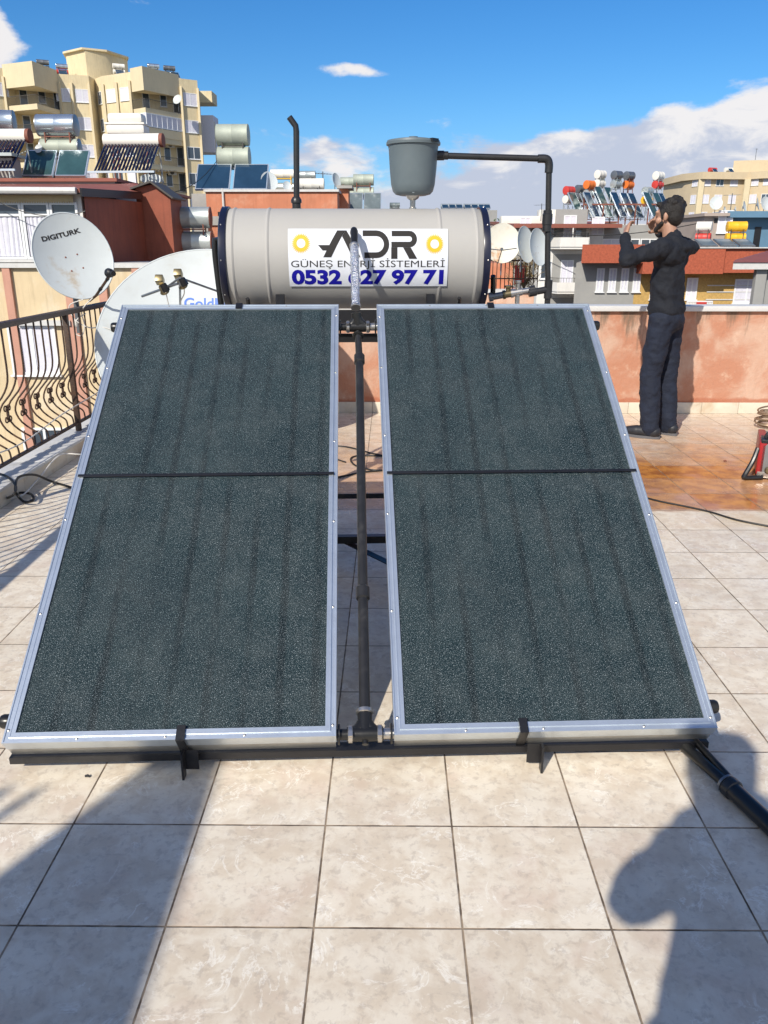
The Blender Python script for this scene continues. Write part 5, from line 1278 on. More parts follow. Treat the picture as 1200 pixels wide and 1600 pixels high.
# row of tall stacked heaters on that roof
zrf = ztop + .35
spec = [(889, 299, 'drum_red', 'drum_white', .0), (907, 297, 'galv_dark', 'galv_dark', -.1), (921, 290, 'drum_orange', 'drum_grey', .1), (938, 274, 'drum_white', 'drum_white', .0), (964, 275, 'galv_dark', 'drum_grey', .0), (983, 276, 'galv_dark', 'drum_orange', .0), (1012, 300, 'drum_grey', 'drum_yellow', .2), (1029, 276, 'drum_white', 'drum_red', .0)]
tl = ['leftmost tall rooftop heater with a red drum above a white one', 'low grey heater right of the red topped one on the far roof', 'orange topped heater with green collector in the far rooftop row', 'tall heater with two white drums in the far rooftop row',
      'tall heater with grey drums next to the twin white ones', 'tall heater with a grey drum above an orange one', 'low heater with grey and yellow drums near the end of the row', 'rightmost tall heater with a white drum above a red one']
for i, (px, py, a_, b_, dz) in enumerate(spec):
    Yh = YB + 1.5 + (i % 2) * .8; p = at(px, py, Yh)
    heater(tl[i], (p.x, Yh, zrf), R(38), L=.72, r=.29, r2=.27, hot=p.z - zrf - .55, cold=p.z - zrf + .05, top=a_, low=b_, coll='coll_teal' if i % 3 == 0 else 'coll_blue', ncoll=1 if i in (0, 1, 5, 7) else 2, cw=.75 if i != 0 else .8, cl=2.0 + (.5 if p.z - zrf > 3.0 else 0), slope=57, gap=.35, group='tall stacked heaters on the red roofed building', cz=max(.2, p.z - zrf - 3.0), leg='rust_end' if i % 3 == 2 else 'drum_grey')
# platform the tall ones stand on
pf = thing('roof_platform', 'rusty steel platform under the tall heaters on the far roof', 'platform', (X(960, YB + 1), YB + 1, zrf))
m_ = MB()
for px in (915, 940, 965, 990, 1010, 1035):
    for yy in (YB + .6, YB + 3): m_.beam((X(px, YB), yy, zrf - .3), (X(px, YB), yy, zrf + 1.0), .07, .07)
for yy in (YB + .6, YB + 3): m_.beam((X(908, YB), yy, zrf + 1.05), (X(1045, YB), yy, zrf + 1.05), .08, .10)
m_.build('frame', 'rust_end', pf, True)
gb2 = thing('apartment_building', 'grey flat roofed building under the right part of the heater row', 'apartment building', (X(1000, 64), 64, -15))
MB().box(X(940.5, YB), X(1068, 62), YB + .3, YB + 12, -15, zrf - .32).build('wall', 'grey_wall', gb2, True)
for k in range(3):
    for px in (955, 985, 1015, 1045):
        window_at(gb2, (X(940.5, YB), YB + .3), (X(1068, YB), YB + .3), X(px, YB) - X(940.5, YB), ztop - 2.2 - k * 3, 1.3, 1.3, gb2.location, 0)

# distant beige curved block
YK = 155.0
def K(px, py, Y=YK): return P2(px, py, Y)
kb_ = thing('apartment_building', 'distant beige apartment block with many small windows on the right skyline', 'apartment building', (K(1135, 270)[0], YK + 8, -15)); sK = kb_.location.copy()
k0, k1, k2, k3, k4 = K(1071, 272, 160), K(1096, 269, 156), K(1168, 270, 157), K(1186, 267, 155), K(1290, 262, 150)
zK = at(1096, 269, 156).z
kp = [k0, k1, k2, k3, k4, (k4[0], k4[1] + 16), (k0[0], k0[1] + 12)]
bw('wall', 'beige', kp, -15, zK - 1.2, kb_, sK)
bw('cornice', 'beige', [(k0[0] - .7, k0[1] - .3), (k1[0], k1[1] - .9), (k2[0], k2[1] - .9), (k3[0], k3[1] - .9), (k4[0], k4[1] - .9), (k4[0], k4[1] + 16), (k0[0] - .5, k0[1] + 12)], zK - 1.19, zK, kb_, sK)
bw('penthouse', 'beige', [K(1147, 250, 161), K(1190, 250, 160), K(1230, 250, 160), K(1230, 250, 168), K(1147, 250, 168)], zK + .01, at(1160, 251, 161).z, kb_, sK)
for k in range(4):
    zw = at(1123, 291, 157).z - k * 2.95
    for A, B, pxs in ((k0, k1, (1087,)), (k1, k2, (1102, 1123, 1146)), (k2, k3, (1174,)), (k3, k4, (1189, 1206))):
        for px in pxs:
            a0_ = X(px, 157, 285); t_ = (a0_ - A[0]) / (B[0] - A[0])
            window_at(kb_, A, B, t_ * seglen(A, B), zw, 1.45, 1.5, sK, 0)
    for px in (1096, 1168): 
        q = K(px, 280, 156); MB().box(q[0] - .5, q[0] + .5, q[1] - .35, q[1], -14, zK - 1.21).build('pilaster', 'pale_wall', kb_, True) if k == 0 else None
for px, lm, lab in ((1113, 'drum_red', 'tiny red and white heater on the distant beige roof'), (1138, 'drum_white', 'tiny pale heater on the distant beige roof')):
    p = at(px, 268, 160); heater(lab, (p.x, 160, zK), R(20), L=1.5, r=.4, hot=.7, cold=None, low=lm, ncoll=1, cl=1.2, group='tiny heaters on the distant beige roof')

# blue and taupe building with yellow tanks
YL = 52.0
bl = thing('apartment_building', 'blue walled building with a taupe left part and blue cornice on the right', 'apartment building', (X(1150, YL), YL + 5, -15))
def BL(name, m, a, b_, y0, y1, za, zb): return MB().box(a, b_, y0, y1, za, zb).build(name, m, bl, True)
zl = at(1150, 333, YL, ).z
BL('wall', 'taupe', X(1094, YL), X(1129, YL), YL, YL + 10, -15, at(1110, 338, YL).z); BL('cornice', 'taupe', X(1090, YL), X(1129, YL) , YL - .35, YL + 10, at(1110, 337.9, YL).z, at(1110, 333, YL).z)
BL('wall', 'blue_wall', X(1129, YL) + .002, X(1290, YL), YL + .6, YL + 11, -15, at(1150, 340, YL).z); BL('cornice', 'blue_wall', X(1128, YL), X(1290, YL), YL - .2, YL + 11, at(1150, 339.9, YL).z, at(1150, 330, YL).z)
BL('doorway', 'black', X(1180, YL), X(1190, YL), YL + .55, YL + .598, at(1185, 388, YL).z, at(1185, 354, YL).z)
BL('opening', 'black', X(1109, YL), X(1116, YL), YL - .04, YL - .002, at(1112, 348, YL).z, at(1112, 341, YL).z)
window_at(bl, (X(1094, YL), YL), (X(1129, YL), YL), X(1126, YL) - X(1094, YL), at(1120, 364, YL).z, .9, 1.3, bl.location, 0)
dish('large round white dish on the blue building cornice', 'satellite dish', at(1119, 317, YL - .2), R(-10), R(18), .37, .40, .08, group='dishes on the blue building', mast=.9, na=28, nr=6)
for px, py, a_, yaw, lab in ((1133, 328, .18, 50, 'small dish immediately right of the large one on the blue building'), (1150, 327, .16, 70, 'small dark backed dish in the middle of the blue cornice'), (1164, 323, .30, 55, 'tilted dish in the middle of the blue cornice'), (1185, 319, .34, 62, 'tall narrow looking dish near the right edge of the blue cornice'), (1197, 318, .36, 20, 'last white dish of the blue cornice at the photo edge')):
    dish(lab, 'satellite dish', at(px, py, YL), R(yaw), R(15), a_, a_ * 1.15, .08, group='dishes on the blue building', mast=.6, na=22, nr=5)
# long building with terracotta band, ochre below
YM = 42.0
tb = thing('apartment_building', 'long building with terracotta pebbled band and ochre wall just beyond the right parapet', 'apartment building', (X(1100, YM), YM + 4, -15)); sT = tb.location.copy()
zb0, zb1 = at(1100, 428, YM).z, at(1100, 388, YM).z
def TBx(name, m, a, b_, y0, y1, za, zb): return MB().box(a, b_, y0, y1, za, zb).build(name, m, tb, True)
TBx('wall', 'ochre', X(1006, YM), X(1330, YM), YM + 1.1, YM + 8, -15, zb0); MB().prism([(X(909, YM), YM + 1.1), (X(1006, YM) - .002, YM + 1.1), (X(1006, YM) - .002, YM + 8), (X(911, YM + 8), YM + 8)], -15, at(920, 411, YM).z - .01).build('wall', 'grey_wall', tb, True)
TBx('band', 'terracotta', X(1133, YM) + .003, X(1330, YM), YM + .12, YM + 8, zb0 + .05, zb1); TBx('band', 'terracotta', X(1006, YM) + .003, X(1133, YM), YM, YM + 8, zb0 + .002, zb1)
MB().prism([(X(909, YM), YM), (X(1006, YM), YM), (X(1006, YM), YM + 8), (X(911, YM + 8), YM + 8)], at(920, 411, YM).z, at(920, 382, YM).z).build('band', 'terracotta', tb, True)
TBx('coping', 'coping', X(1006, YM), X(1330, YM), YM - .05, YM + 8.1, zb1 + .001, zb1 + .05)
for py in (447, 457, 469): TBx('moulding', 'coping', X(1112, YM + 1), X(1330, YM + 1), YM + 1.06, YM + 1.098, at(1150, py, YM + 1).z, at(1150, py, YM + 1).z + .05)
def wpx(px0, px1, py0, py1, cur, par, Y):
    w_ = X(px1, Y, py1) - X(px0, Y, py1); h_ = at(px0, py0, Y).z - at(px0, py1, Y).z; q = _win(w_, h_, 2 if cur else 0)
    o = child('window', q[0], par); o.location = Vector(((X(px0, Y, py1) + X(px1, Y, py1)) / 2, Y - .002, at(px0, py1, Y).z)) - par.location
    child('pane', q[1], o)
    if q[2]: child('curtain', q[2], o)
wpx(1144, 1184, 436, 474, True, tb, YM + 1.1); wpx(1070, 1087, 434, 468, True, tb, YM + 1.1); wpx(1014, 1040, 432, 468, True, tb, YM + 1.1)
for i in range(4): wpx(930 + i * 19, 942 + i * 19, 419, 456, True, tb, YM + 1.1)
zc = zb1 + .052
for (a, b_, lab) in ((1092, 1118, 'left flat dark panel lying on the terracotta building roof'), (1122, 1148, 'middle flat dark panel lying on the terracotta building roof'), (1152, 1176, 'right flat dark panel lying on the terracotta building roof')):
    xa_, xb_ = X(a, YM + .6), X(b_, YM + .6); t = thing('roof_panel', lab, 'solar collector', ((xa_ + xb_) / 2, YM + .7, zc), 0, 'flat panels on the terracotta roof')
    fr_ = MB().box(-(xb_ - xa_) / 2, (xb_ - xa_) / 2, -.3, .9, -.06, .0); fr_.v = [Matrix.Rotation(R(16), 3, 'X') @ q + Vector((0, 0, .16)) for q in fr_.v]; fr_.build('panel_frame', 'galv_dark', t)
    g2_ = MB().box(-(xb_ - xa_) / 2 + .05, (xb_ - xa_) / 2 - .05, -.26, .86, .003, .008); g2_.v = [Matrix.Rotation(R(16), 3, 'X') @ q + Vector((0, 0, .16)) for q in g2_.v]; g2_.build('glass', 'coll_dusty', t)
p = at(1147, 385, YM + 3)
heater('bright yellow double drum heater in front of the blue wall', (p.x, YM + 3, zc), R(-4), L=.98, r=.26, r2=.22, hot=at(1147, 371, YM + 3).z - zc, cold=at(1147, 354, YM + 3).z - zc, top='drum_yellow', low='drum_yellow', ncoll=0, group='coloured heaters before the blue building', leg='rail_dark')
p = at(1097, 385, YM + 3)
heater('white over red double drum heater left of the yellow one', (p.x, YM + 3, zc), R(-30), L=.75, r=.25, r2=.22, hot=at(1097, 371, YM + 3).z - zc, cold=at(1097, 354, YM + 3).z - zc, top='drum_white', low='drum_red', ncoll=0, group='coloured heaters before the blue building')
# nearest right roof corner
YN = 30.0
nr_ = thing('house', 'house corner with dark red hipped roof, white fascia and grey post at the right edge', 'house', (X(1200, YN), YN + 3, -15))
xe = X(1146, YN); zr_ = at(1150, 410, YN).z; zf_ = at(1150, 421, YN).z
xq = X(1150, YN + 6)
MB().add([(xe, YN, zr_), (xe + 9, YN, zr_), (xe + 9, YN + 6, zr_), (xq, YN + 6, zr_), (xe + 3.4, YN + 3, zr_ + .62), (xe + 9, YN + 3, zr_ + .62)], [(0, 1, 5, 4), (1, 2, 5), (2, 3, 4, 5), (3, 0, 4), (0, 3, 2, 1)]).build('roof', 'roof_red', nr_, True)
MB().prism([(xe + .05, YN + .05), (xe + 9, YN + .05), (xe + 9, YN + 5.9), (xq + .05, YN + 5.9)], zf_, zr_ - .002).build('fascia', 'coping', nr_, True)
MB().prism([(X(1192, YN), YN + .5), (X(1192, YN) + 7, YN + .5), (X(1192, YN) + 7, YN + 5.5), (X(1194, YN + 5.5), YN + 5.5)], -15, zf_ - .002).build('wall', 'grey_wall', nr_, True)
MB().box(X(1192, YN) - .03, X(1192, YN) + .35, YN + .25, YN + .49, -15, zf_ - .003).build('post', 'grey_wall', nr_, True)
# white balustrade with red cloths low behind the parapet
bs2 = thing('balustrade', 'white balcony balustrade with a few red cloths just above the parapet', 'balustrade', at(1103, 478, YM - .8))
m_ = MB(); xa, xb2 = X(1082, YM - .8), X(1122, YM - .8); z0_, z1_ = at(1100, 486, YM - .8).z, at(1100, 471, YM - .8).z
for i in range(17): x = xa + (xb2 - xa) * i / 16; m_.beam((x, YM - .8, z0_), (x, YM - .8, z1_), .05, .05)
m_.beam((xa, YM - .8, z1_), (xb2, YM - .8, z1_), .08, .06).beam((xa, YM - .8, z0_), (xb2, YM - .8, z0_), .08, .06); m_.build('rail_panel', 'pvc', bs2, True)
tag(MB().box(X(1097, YM - .9), X(1113, YM - .9), YM - .93, YM - .88, z0_ + .1, z1_ - .02).build_at('cloth', 'drum_red'), 'red cloth hung on the white balustrade', 'cloth')
TBx('balcony_slab', 'white_wall', X(1078, YM), X(1126, YM), YM - .95, YM + 1.09, z0_ - .25, z0_ - .03)

# ---------------- filler city
random.seed(21)
walls = ['beige', 'white_wall', 'pale_wall', 'salmon', 'grey_wall', 'yellow_wall']
names = ['beige', 'white', 'pale cream', 'salmon', 'grey', 'yellow']
fill = [(770, 110, 366, 62, 0), (805, 170, 358, 70, 1), (660, 240, 352, 110, 4), (840, 240, 350, 80, 3), (560, 150, 372, 90, 2), (470, 260, 345, 100, 0), (390, 120, 372, 70, 1), (905, 300, 346, 110, 2), (1010, 220, 350, 90, 0), (250, 150, 340, 80, 5), (-80, 200, 300, 120, 2), (1320, 120, 350, 160, 1), (1500, 240, 300, 180, 0), (-300, 130, 330, 200, 3)]
desc = ['right beyond the grey tank end', 'between the dishes and the far skyline', 'hidden mostly by the grey tank', 'on the skyline above the white dishes', 'behind the tank lettering', 'behind the vent pipe', 'behind the left end of the tank', 'behind the heater row', 'behind the tall drums', 'behind the orange wall', 'far left beyond the yellow block', 'outside the right edge', 'far outside the right edge', 'far outside the left edge']
for i, (px, Y, ty, wpx_, mi) in enumerate(fill):
    w_ = wpx_ / 1250 * Y; p = at(px, ty, Y); d_ = 12 + 4 * random.random()
    t = thing('apartment_building', 'distant %s building %s' % (names[mi], desc[i]), 'apartment building', (p.x, Y + d_ / 2, -15))
    MB().box(-w_ / 2, w_ / 2, -d_ / 2, d_ / 2, 0, p.z + 14.6).build('wall', walls[mi], t); MB().box(-w_ / 2 - .3, w_ / 2 + .3, -d_ / 2 - .3, d_ / 2 + .3, p.z + 14.601, p.z + 15).build('roof', 'roof_red' if i % 2 else 'coping', t)
    nw = int(w_ / 3)
    for fz in range(5):
        zz_ = p.z - 2.2 - 3 * fz
        for k in range(nw):
            if zz_ > -13: window_at(t, (p.x - w_ / 2, Y), (p.x + w_ / 2, Y), (k + .5) * w_ / nw, zz_, 1.4, 1.4, t.location, 0)
# a tree or two between the far roofs
def tree(lab, px, top, Y, rad, bare=False):
    p = at(px, top, Y); t = thing('tree', lab, 'tree', (p.x, Y, -15)); H_ = p.z + 15
    tr = MB().tube([(0, 0, 0), (.1, 0, H_ * .4), (.0, .1, H_ * .72), (.2, 0, H_ * .95)], [.35, .28, .18, .06], 8)
    for k in range(7):
        a = k * .9 + random.random(); zz_ = H_ * (.5 + .06 * k); tr.tube([(0.05, 0, zz_), (rad * .35 * math.cos(a), rad * .35 * math.sin(a), zz_ + 1.0), (rad * .75 * math.cos(a), rad * .75 * math.sin(a), zz_ + 1.6)], [.12, .08, .03], 6)
    tr.build('trunk', 'bark', t)
    cl = MB(); blobs = [(Vector((random.uniform(-.6, .6) * rad, random.uniform(-.6, .6) * rad, H_ - random.uniform(.25, 1.5) * rad)), rad * random.uniform(.25, .5)) for _ in range(16)]
    vs = []; fs = []
    for c, r_ in blobs:
        for _ in range(170):
            d = Vector((random.gauss(0, 1), random.gauss(0, 1), random.gauss(0, 1))).normalized() * r_ * random.random() ** .4; q = c + d
            a = Vector((random.gauss(0, 1), random.gauss(0, 1), random.gauss(0, 1))).normalized() * .16; b_ = a.orthogonal().normalized() * .09; k = len(vs)
            vs += [q - a, q + b_, q + a, q - b_]; fs.append((k, k + 1, k + 2, k + 3))
    cl.add(vs, fs); cl.build('crown', 'leaf', t)
tree('dark bushy tree rising right behind the right end of the grey tank', 778, 338, 75, 3.4)
tree('smaller dark tree among the distant roofs near the dishes', 803, 346, 90, 2.6)

# ------------------------------------------------------------------ aerials and loose wires on the roofs
def aerial(lab, px, pyb, pyt, Y, yag=True):
    p = at(px, pyb, Y); h_ = at(px, pyt, Y).z - p.z; t = thing('aerial', lab, 'aerial', p, R(random.uniform(-60, 60)), 'television aerials on the roofs')
    MB().tube([(0, 0, 0), (0, 0, h_)], .018 + Y * .0002, 6).build('mast', 'galv_dark', t)
    if yag:
        m_ = MB().beam((-.5, 0, h_ - .1), (.5, 0, h_ - .1), .02, .02)
        for k in range(7): m_.beam((-.5 + k / 6, -.26 + .02 * k, h_ - .1), (-.5 + k / 6, .26 - .02 * k, h_ - .1), .012, .012)
        m_.build('boom', 'galv_dark', t)
aerial('thin bare pole standing left of the greenish drums', 341, 294, 190, 31.5, False)
aerial('small aerial between the gabled shed and the yellow building', 254, 292, 262, 29)
aerial('aerial behind the brown shed roof, near the vacuum tubes', 214, 288, 246, 31)
aerial('aerial on the distant roof right of the vent pipe', 505, 298, 268, 42)
aerial('aerial on the white plaster box of the red roofed building', 845, 345, 318, 62)
aerial('aerial on the blue building between the dishes', 1141, 330, 302, 53)
aerial('thin aerial on the beige block penthouse', 1180, 250, 232, 161)
for (a, b_, sag, lab) in ((at(215, 288, 28), at(340, 250, 31.4), .6, 'thin wire hanging from the shed roof to the greenish drums'), (at(745, 345, 60), at(1130, 340, 52), 1.0, 'thin wire between the white building and the blue one'), (at(-30, 300, 21.5), at(133, 330, 21.6), .3, 'thin wire across the curtained windows')):
    tag(MB().tube([a.lerp(b_, k / 12) - Vector((0, 0, sag * 4 * (k / 12) * (1 - k / 12))) for k in range(13)], .012 * max(1, a.y / 28), 5).build_at('wire', 'cable'), lab, 'wire')

# ------------------------------------------------------------------ stair house behind the camera whose shadow reaches the tiles
pg_ = thing('pole_frame', 'frame of thin upright poles behind the camera, known by faint stripes on the left tiles', 'frame', (-2.9, -1.4, 0))
for i, x_ in enumerate((-2.74, -2.83, -2.93, -3.05, -3.2, -3.4)):
    MB().tube([(x_, -1.42, .002), (x_ + .02, -1.42, 2.80)], .017, 8).build('pole', 'galv_dark', pg_, True)
MB().tube([(-3.5, -1.42, 2.5), (-2.6, -1.42, 2.5)], .02, 8).build('cross_pole', 'galv_dark', pg_, True)
sh_ = thing('stair_house', 'narrow rendered wall behind the camera whose shadow darkens the tiles bottom left', 'wall', (-2.5, -4, 0))
SHX, SHY, SHZ = -2.33, -1.42, 2.95
MB().box(-2.52, SHX, -5.9, SHY, .001, SHZ).build('wall_body', 'cream', sh_, True)

# ================================================================== PEOPLE
def capsule(mb, p, q, r0, r1, n=14, flat=1.0, fdir=None):
    """tapered limb with rounded ends; flat squeezes it along fdir"""
    p, q = Vector(p), Vector(q); d = q - p; L = d.length
    if L < 1e-4: d = Vector((0, 0, 1)); L = 1e-4
    d = d.normalized(); a = (Vector(fdir) - d * d.dot(Vector(fdir))).normalized() if fdir else d.orthogonal().normalized(); b = d.cross(a)
    rings = []
    for i in range(5): t = i / 5 * math.pi / 2; rings.append((-math.cos(t) * r0, math.sin(t) * r0))
    for i in range(5): t = i / 4; rings.append((L * t, r0 + (r1 - r0) * t))
    for i in range(1, 6): t = i / 5 * math.pi / 2; rings.append((L + math.sin(t) * r1, math.cos(t) * r1))
    vs = []; fs = []; k = len(rings)
    for h, r in rings:
        for j in range(n):
            an = 2 * math.pi * j / n; vs.append(p + d * h + a * math.cos(an) * max(r, 1e-4) * flat + b * math.sin(an) * max(r, 1e-4))
    for i in range(k - 1):
        for j in range(n): j2 = (j + 1) % n; fs.append((i * n + j, i * n + j2, (i + 1) * n + j2, (i + 1) * n + j))
    fs.append(tuple(reversed(range(n)))); fs.append(tuple((k - 1) * n + j for j in range(n)))
    mb.add(vs, fs)
def remesh(mb, name, m, parent, voxel, sm=4, folds=0.0):
    """fuse overlapping volumes into one continuous skin"""
    me = bpy.data.meshes.new('tmp'); me.from_pydata([tuple(v) for v in mb.v], [], mb.f)
    bm = bmesh.new(); bm.from_mesh(me); bmesh.ops.recalc_face_normals(bm, faces=bm.faces); bm.to_mesh(me); bm.free()
    o = bpy.data.objects.new('tmp', me); col.objects.link(o)
    rm = o.modifiers.new('r', 'REMESH'); rm.mode = 'VOXEL'; rm.voxel_size = voxel; rm.use_smooth_shade = True
    s = o.modifiers.new('s', 'SMOOTH'); s.factor = .5; s.iterations = sm
    if folds:
        tx = bpy.data.textures.new('folds', 'CLOUDS'); tx.noise_scale = .085; tx.noise_depth = 3; d = o.modifiers.new('d', 'DISPLACE'); d.texture = tx; d.strength = folds; d.mid_level = .5
    bpy.context.view_layer.update()
    me2 = bpy.data.meshes.new_from_object(o.evaluated_get(bpy.context.evaluated_depsgraph_get())); bpy.data.objects.remove(o)
    me2.materials.clear(); me2.materials.append(M[m]); me2.name = name
    me2.polygons.foreach_set('use_smooth', [True] * len(me2.polygons))
    ob2 = bpy.data.objects.new(name, me2); col.objects.link(ob2); ob2.parent = parent
    return ob2
def hand(mb, wrist, palm_dir, palm_nrm, thumb_side, curl=.5):
    """palm, four curled fingers and a thumb; palm_dir points to the fingertips, palm_nrm out of the palm"""
    w_ = Vector(wrist); f = Vector(palm_dir).normalized(); n = Vector(palm_nrm); n = (n - f * n.dot(f)).normalized(); s = f.cross(n) * thumb_side
    capsule(mb, w_, w_ + f * .03, .024, .028, flat=.62, fdir=n)
    for k in (-1, -.33, .33, 1): capsule(mb, w_ + f * .02 + s * k * .018, w_ + f * .085 + s * k * .029, .015, .0125, 10)
    for k, L in ((1, .070), (.33, .080), (-.33, .074), (-1, .058)):
        p = w_ + f * .088 + s * k * .029; d = f.copy()
        for j, (l_, r_) in enumerate(((.45, .0095), (.32, .0085), (.23, .0075))):
            ang = curl * (j + .6) * .55; d2 = (f * math.cos(ang) + n * math.sin(ang)).normalized(); q = p + d2 * L * l_; capsule(mb, p, q, r_, r_ * .92, 8); p = q
    p = w_ + f * .025 + s * .026; q = p + (s * .7 + f * .6 + n * .35).normalized() * .045; capsule(mb, p, q, .013, .0105, 9); capsule(mb, q, q + (f * .8 + n * .5 + s * .1).normalized() * .032, .0100, .0085, 9)
def person(lab, loc, rz, J, voxel, top='navy', legs='jeans', item=None):
    """local frame: faces -Y, his left is +X"""
    t = thing('person', lab, 'person', loc, rz); V3 = Vector
    hd, hdir = V3(J['head']), V3(J['hdir']).normalized(); up = V3(J.get('hup', (0, 0, 1))); up = (up - hdir * up.dot(hdir)).normalized(); sd = up.cross(hdir) * -1   # towards his left
    Rh = Matrix((sd, -hdir, up)).transposed()
    def hp(x, y, z): return hd + Rh @ V3((x, y, z))     # x left, y back, z up; y<0 is forward
    b = MB(); chest = V3(J['chest']); pel = V3(J['pelvis']); neck = V3(J['neck'])
    capsule(b, pel + V3((0, 0, .02)), chest, .10, .115, 18, .8, (0, 1, 0)); capsule(b, V3(J['shL']), V3(J['shR']), .05, .05)
    capsule(b, neck - V3((0, 0, .05)), hp(0, .015, -.06), .062, .055)
    b.ell(hp(0, .012, .035), (.076, .096, .092), 18, Rh); b.ell(hp(0, -.018, -.035), (.060, .070, .078), 16, Rh)
    capsule(b, hp(-.025, -.055, -.085), hp(.025, -.055, -.085), .022, .022)          # chin
    capsule(b, hp(0, -.088, .025), hp(0, -.108, -.015), .008, .013, 8)                # nose
    capsule(b, hp(-.045, -.072, .036), hp(.045, -.072, .036), .013, .013, 8)          # brow
    capsule(b, hp(-.022, -.088, -.050), hp(.022, -.088, -.050), .008, .008, 8); capsule(b, hp(-.018, -.088, -.062), hp(.018, -.088, -.062), .009, .009, 8)   # lips
    for s in (-1, 1):
        b.ell(hp(s * .080, .012, .0), (.010, .018, .032), 10, Rh @ Matrix.Rotation(s * R(15), 3, 'Z')); b.ell(hp(s * .032, -.076, .018), (.013, .013, .011), 10, Rh)
        b.ell(hp(s * .045, -.055, -.025), (.024, .025, .028), 10, Rh)
    for S, th in (('L', 1), ('R', -1)):
        sh0, el, wr = V3(J['sh' + S]), V3(J['el' + S]), V3(J['wr' + S]); capsule(b, sh0, el, .048, .038); capsule(b, el, wr, .038, .024)
        hand(b, wr, J['hd' + S], J['hn' + S], th if not J.get('flip') else -th, J.get('curl', .9))
        hip, kn, an = V3(J['hip' + S]), V3(J['kn' + S]), V3(J['an' + S]); capsule(b, hip, kn, .08, .052); capsule(b, kn, an, .05, .034); capsule(b, an, an + V3(J['foot' + S]) * .12 - V3((0, 0, .04)), .035, .03)
    remesh(b, 'body', 'skin', t, min(voxel, .006) if voxel < .01 else voxel, 2)
    # hair
    h = MB(); h.ell(hp(0, .024, .050), (.086, .100, .094), 20, Rh); h.ell(hp(0, .055, .01), (.078, .062, .085), 16, Rh)
    for k in range(26):
        a = random.uniform(-1.9, 1.9); e = random.uniform(.2, 1.3); h.ell(hp(.080 * math.sin(a) * math.cos(e), .03 + .090 * math.cos(a) * math.cos(e) * (1 if abs(a) < 1.6 else .9), .06 + .088 * math.sin(e)), (.018, .018, .015), 8)
    for s in (-1, 1): capsule(h, hp(s * .074, -.020, .04), hp(s * .076, -.018, -.01), .014, .009, 8)
    capsule(h, hp(-.045, -.064, .092), hp(.045, -.064, .092), .022, .022)
    remesh(h, 'hair', 'hair', t, max(voxel, .007), 2, .006)
    bd = MB()
    if J.get('beard'):
        capsule(bd, hp(-.062, -.02, -.045), hp(-.028, -.072, -.088), .017, .021); capsule(bd, hp(.062, -.02, -.045), hp(.028, -.072, -.088), .017, .021); capsule(bd, hp(-.028, -.074, -.092), hp(.028, -.074, -.092), .022, .022)
        remesh(bd, 'beard', 'hair', t, max(voxel, .007), 2)
    # top
    c = MB(); capsule(c, pel + V3((0, 0, .02)), chest - V3((0, 0, .10)), .158, .155, 22, .80, (0, 1, 0)); capsule(c, chest - V3((0, 0, .16)), chest + V3((0, 0, .02)), .150, .150, 22, .78, (0, 1, 0))
    capsule(c, V3(J['shL']) , V3(J['shR']), .078, .078, 16); capsule(c, (V3(J['shL']) + V3(J['shR'])) / 2 - V3((.09, -.005, .05)), (V3(J['shL']) + V3(J['shR'])) / 2 - V3((-.09, -.005, .05)), .11, .11, 16)
    capsule(c, neck - V3((0, 0, .06)), neck + V3((0, .01, .012)), .078, .066)
    if J.get('hood'): 
        for k in range(9): a = -1.7 + 3.4 * k / 8; capsule(c, neck + V3((.075 * math.sin(a), .02 + .075 * math.cos(a), -.005 - .02 * math.cos(a))), neck + V3((.085 * math.sin(a), .03 + .09 * math.cos(a), -.07)), .026, .03, 9)
    for S in 'LR':
        sh0, el, wr = V3(J['sh' + S]), V3(J['el' + S]), V3(J['wr' + S]); capsule(c, sh0, el, .070, .054); capsule(c, el, el.lerp(wr, .86), .054, .040); capsule(c, el.lerp(wr, .86), el.lerp(wr, .93), .036, .034)
    capsule(c, pel + V3((-.045, 0, .045)), pel + V3((.045, 0, .045)), .128, .128, 18)
    remesh(c, 'hoodie', top, t, max(voxel, .009), 3, .040)
    # trousers
    d = MB(); capsule(d, pel + V3((-.06, 0, .04)), pel + V3((.06, 0, .04)), .105, .105, 18); capsule(d, pel + V3((-.05, .02, -.04)), pel + V3((.05, .02, -.04)), .112, .112, 18)
    for S in 'LR':
        hip, kn, an = V3(J['hip' + S]), V3(J['kn' + S]), V3(J['an' + S]); capsule(d, hip, kn, .102, .082, 16); capsule(d, kn, an.lerp(kn, .12), .082, .074, 16); capsule(d, an.lerp(kn, .16), an, .078, .076, 16)
    remesh(d, 'trousers', legs, t, max(voxel, .009), 3, .034)
    for S in 'LR':
        an = V3(J['an' + S]); f = V3(J['foot' + S]).normalized(); e = MB(); g_ = V3((an.x, an.y, 0))
        capsule(e, g_ - f * .045 + V3((0, 0, .058)), g_ + f * .10 + V3((0, 0, .050)), .050, .046); capsule(e, g_ + f * .10 + V3((0, 0, .050)), g_ + f * .175 + V3((0, 0, .044)), .048, .036); capsule(e, g_ - f * .02 + V3((0, 0, .05)), an + V3((0, 0, .01)), .044, .042)
        e.v = [V3((p.x, p.y, max(p.z, .014))) for p in e.v]
        so_ = remesh(e, 'shoe', 'shoe', t, max(voxel, .008), 2)
        q = MB(); poly_ = []
        sdv = V3((-f.y, f.x, 0))
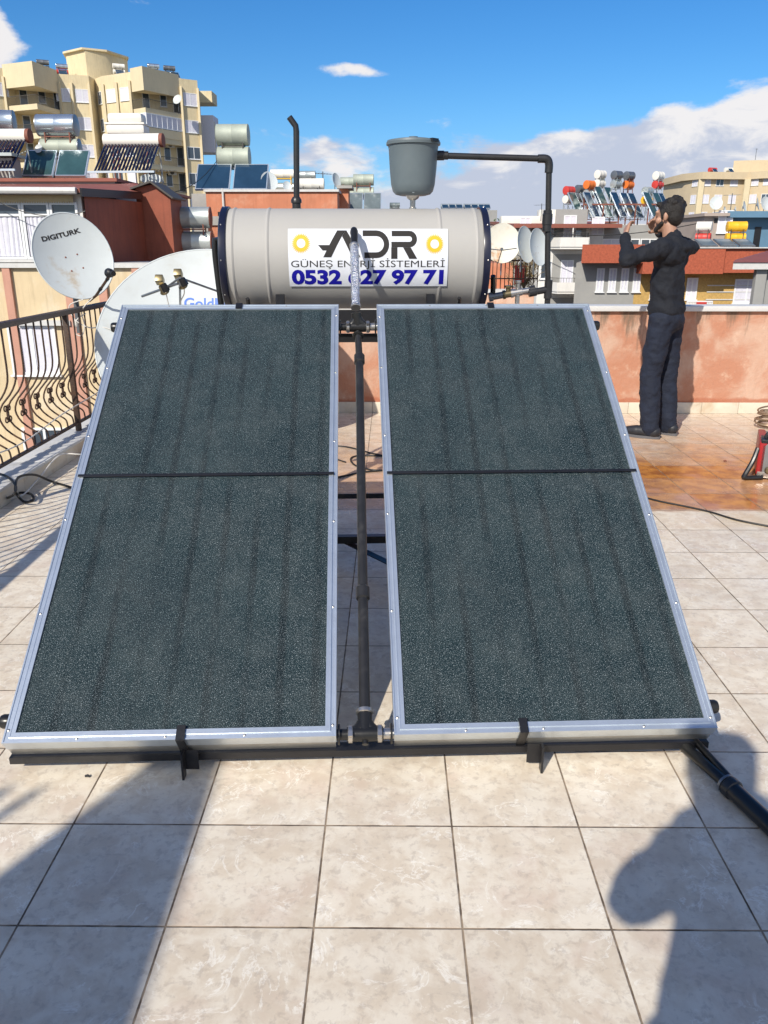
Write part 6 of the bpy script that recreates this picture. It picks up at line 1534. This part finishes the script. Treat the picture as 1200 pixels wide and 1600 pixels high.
        for k in range(24):
            a = 2 * math.pi * k / 24; w_ = .047 if math.cos(a) > 0 else .040; poly_.append(tuple((g_ + f * (.055 + .150 * math.cos(a)) + sdv * w_ * math.sin(a))[:2]))
        q.prism(poly_, .001, .022).build('sole', 'sole', so_)
    return t

# the man in dark clothes at the back wall, seen from behind his left side, both hands raised to his face
mp = fl(1012, 681, 0)
J = dict(head=(.0, -.045, 1.700), hdir=(-.05, -1, -.02), neck=(0, .0, 1.545), chest=(0, .0, 1.34), pelvis=(0, .02, .98),
         shL=(.185, 0, 1.475), shR=(-.185, .01, 1.475), elL=(.42, -.17, 1.385), elR=(-.43, .03, 1.475), wrL=(.20, -.29, 1.57), wrR=(-.22, -.20, 1.60),
         hdL=(-.62, -.15, .72), hnL=(-.5, .5, -.2), hdR=(.65, -.25, .62), hnR=(.5, .6, -.2), hipL=(.095, .02, .93), hipR=(-.095, .03, .93), knL=(.10, -.02, .50), knR=(-.11, .04, .50),
         anL=(.11, .02, .085), anR=(-.12, .09, .085), footL=(.10, -1, 0), footR=(-.22, -1, 0), beard=True, hood=True)
man = person('bearded man in dark navy hoodie by the parapet, both hands raised to his face', (mp.x + .03, mp.y + .02, 0.0), R(-128), J, .007)
man.scale = (.965, .965, .965)
# photographer: stands behind the camera, his shadow falls on the tiles bottom right
Jp = dict(head=(.12, -.06, 1.64), hdir=(0, -1, -.25), neck=(.06, .0, 1.50), chest=(0, 0, 1.30), pelvis=(0, .02, .95),
          shL=(.19, 0, 1.43), shR=(-.19, 0, 1.43), elL=(.18, -.18, 1.17), elR=(-.33, -.16, 1.20), wrL=(.10, -.15, 1.42), wrR=(-.12, -.17, 1.36),
          hdL=(-.5, -.35, .45), hnL=(-.4, -.6, 0), hdR=(.5, -.35, .45), hnR=(.4, -.6, 0), hipL=(.095, .02, .90), hipR=(-.095, .02, .90), knL=(.14, 0, .48), knR=(-.14, 0, .48),
          anL=(.16, .02, .085), anR=(-.16, .02, .085), footL=(.2, -1, 0), footR=(-.2, -1, 0), hood=True)
pg = person('person standing just behind the camera, known only by the shadow on the tiles bottom right', (-.02, -.17, 0), R(180), Jp, .012)
pg.scale = (1.08, 1.04, 1.07)
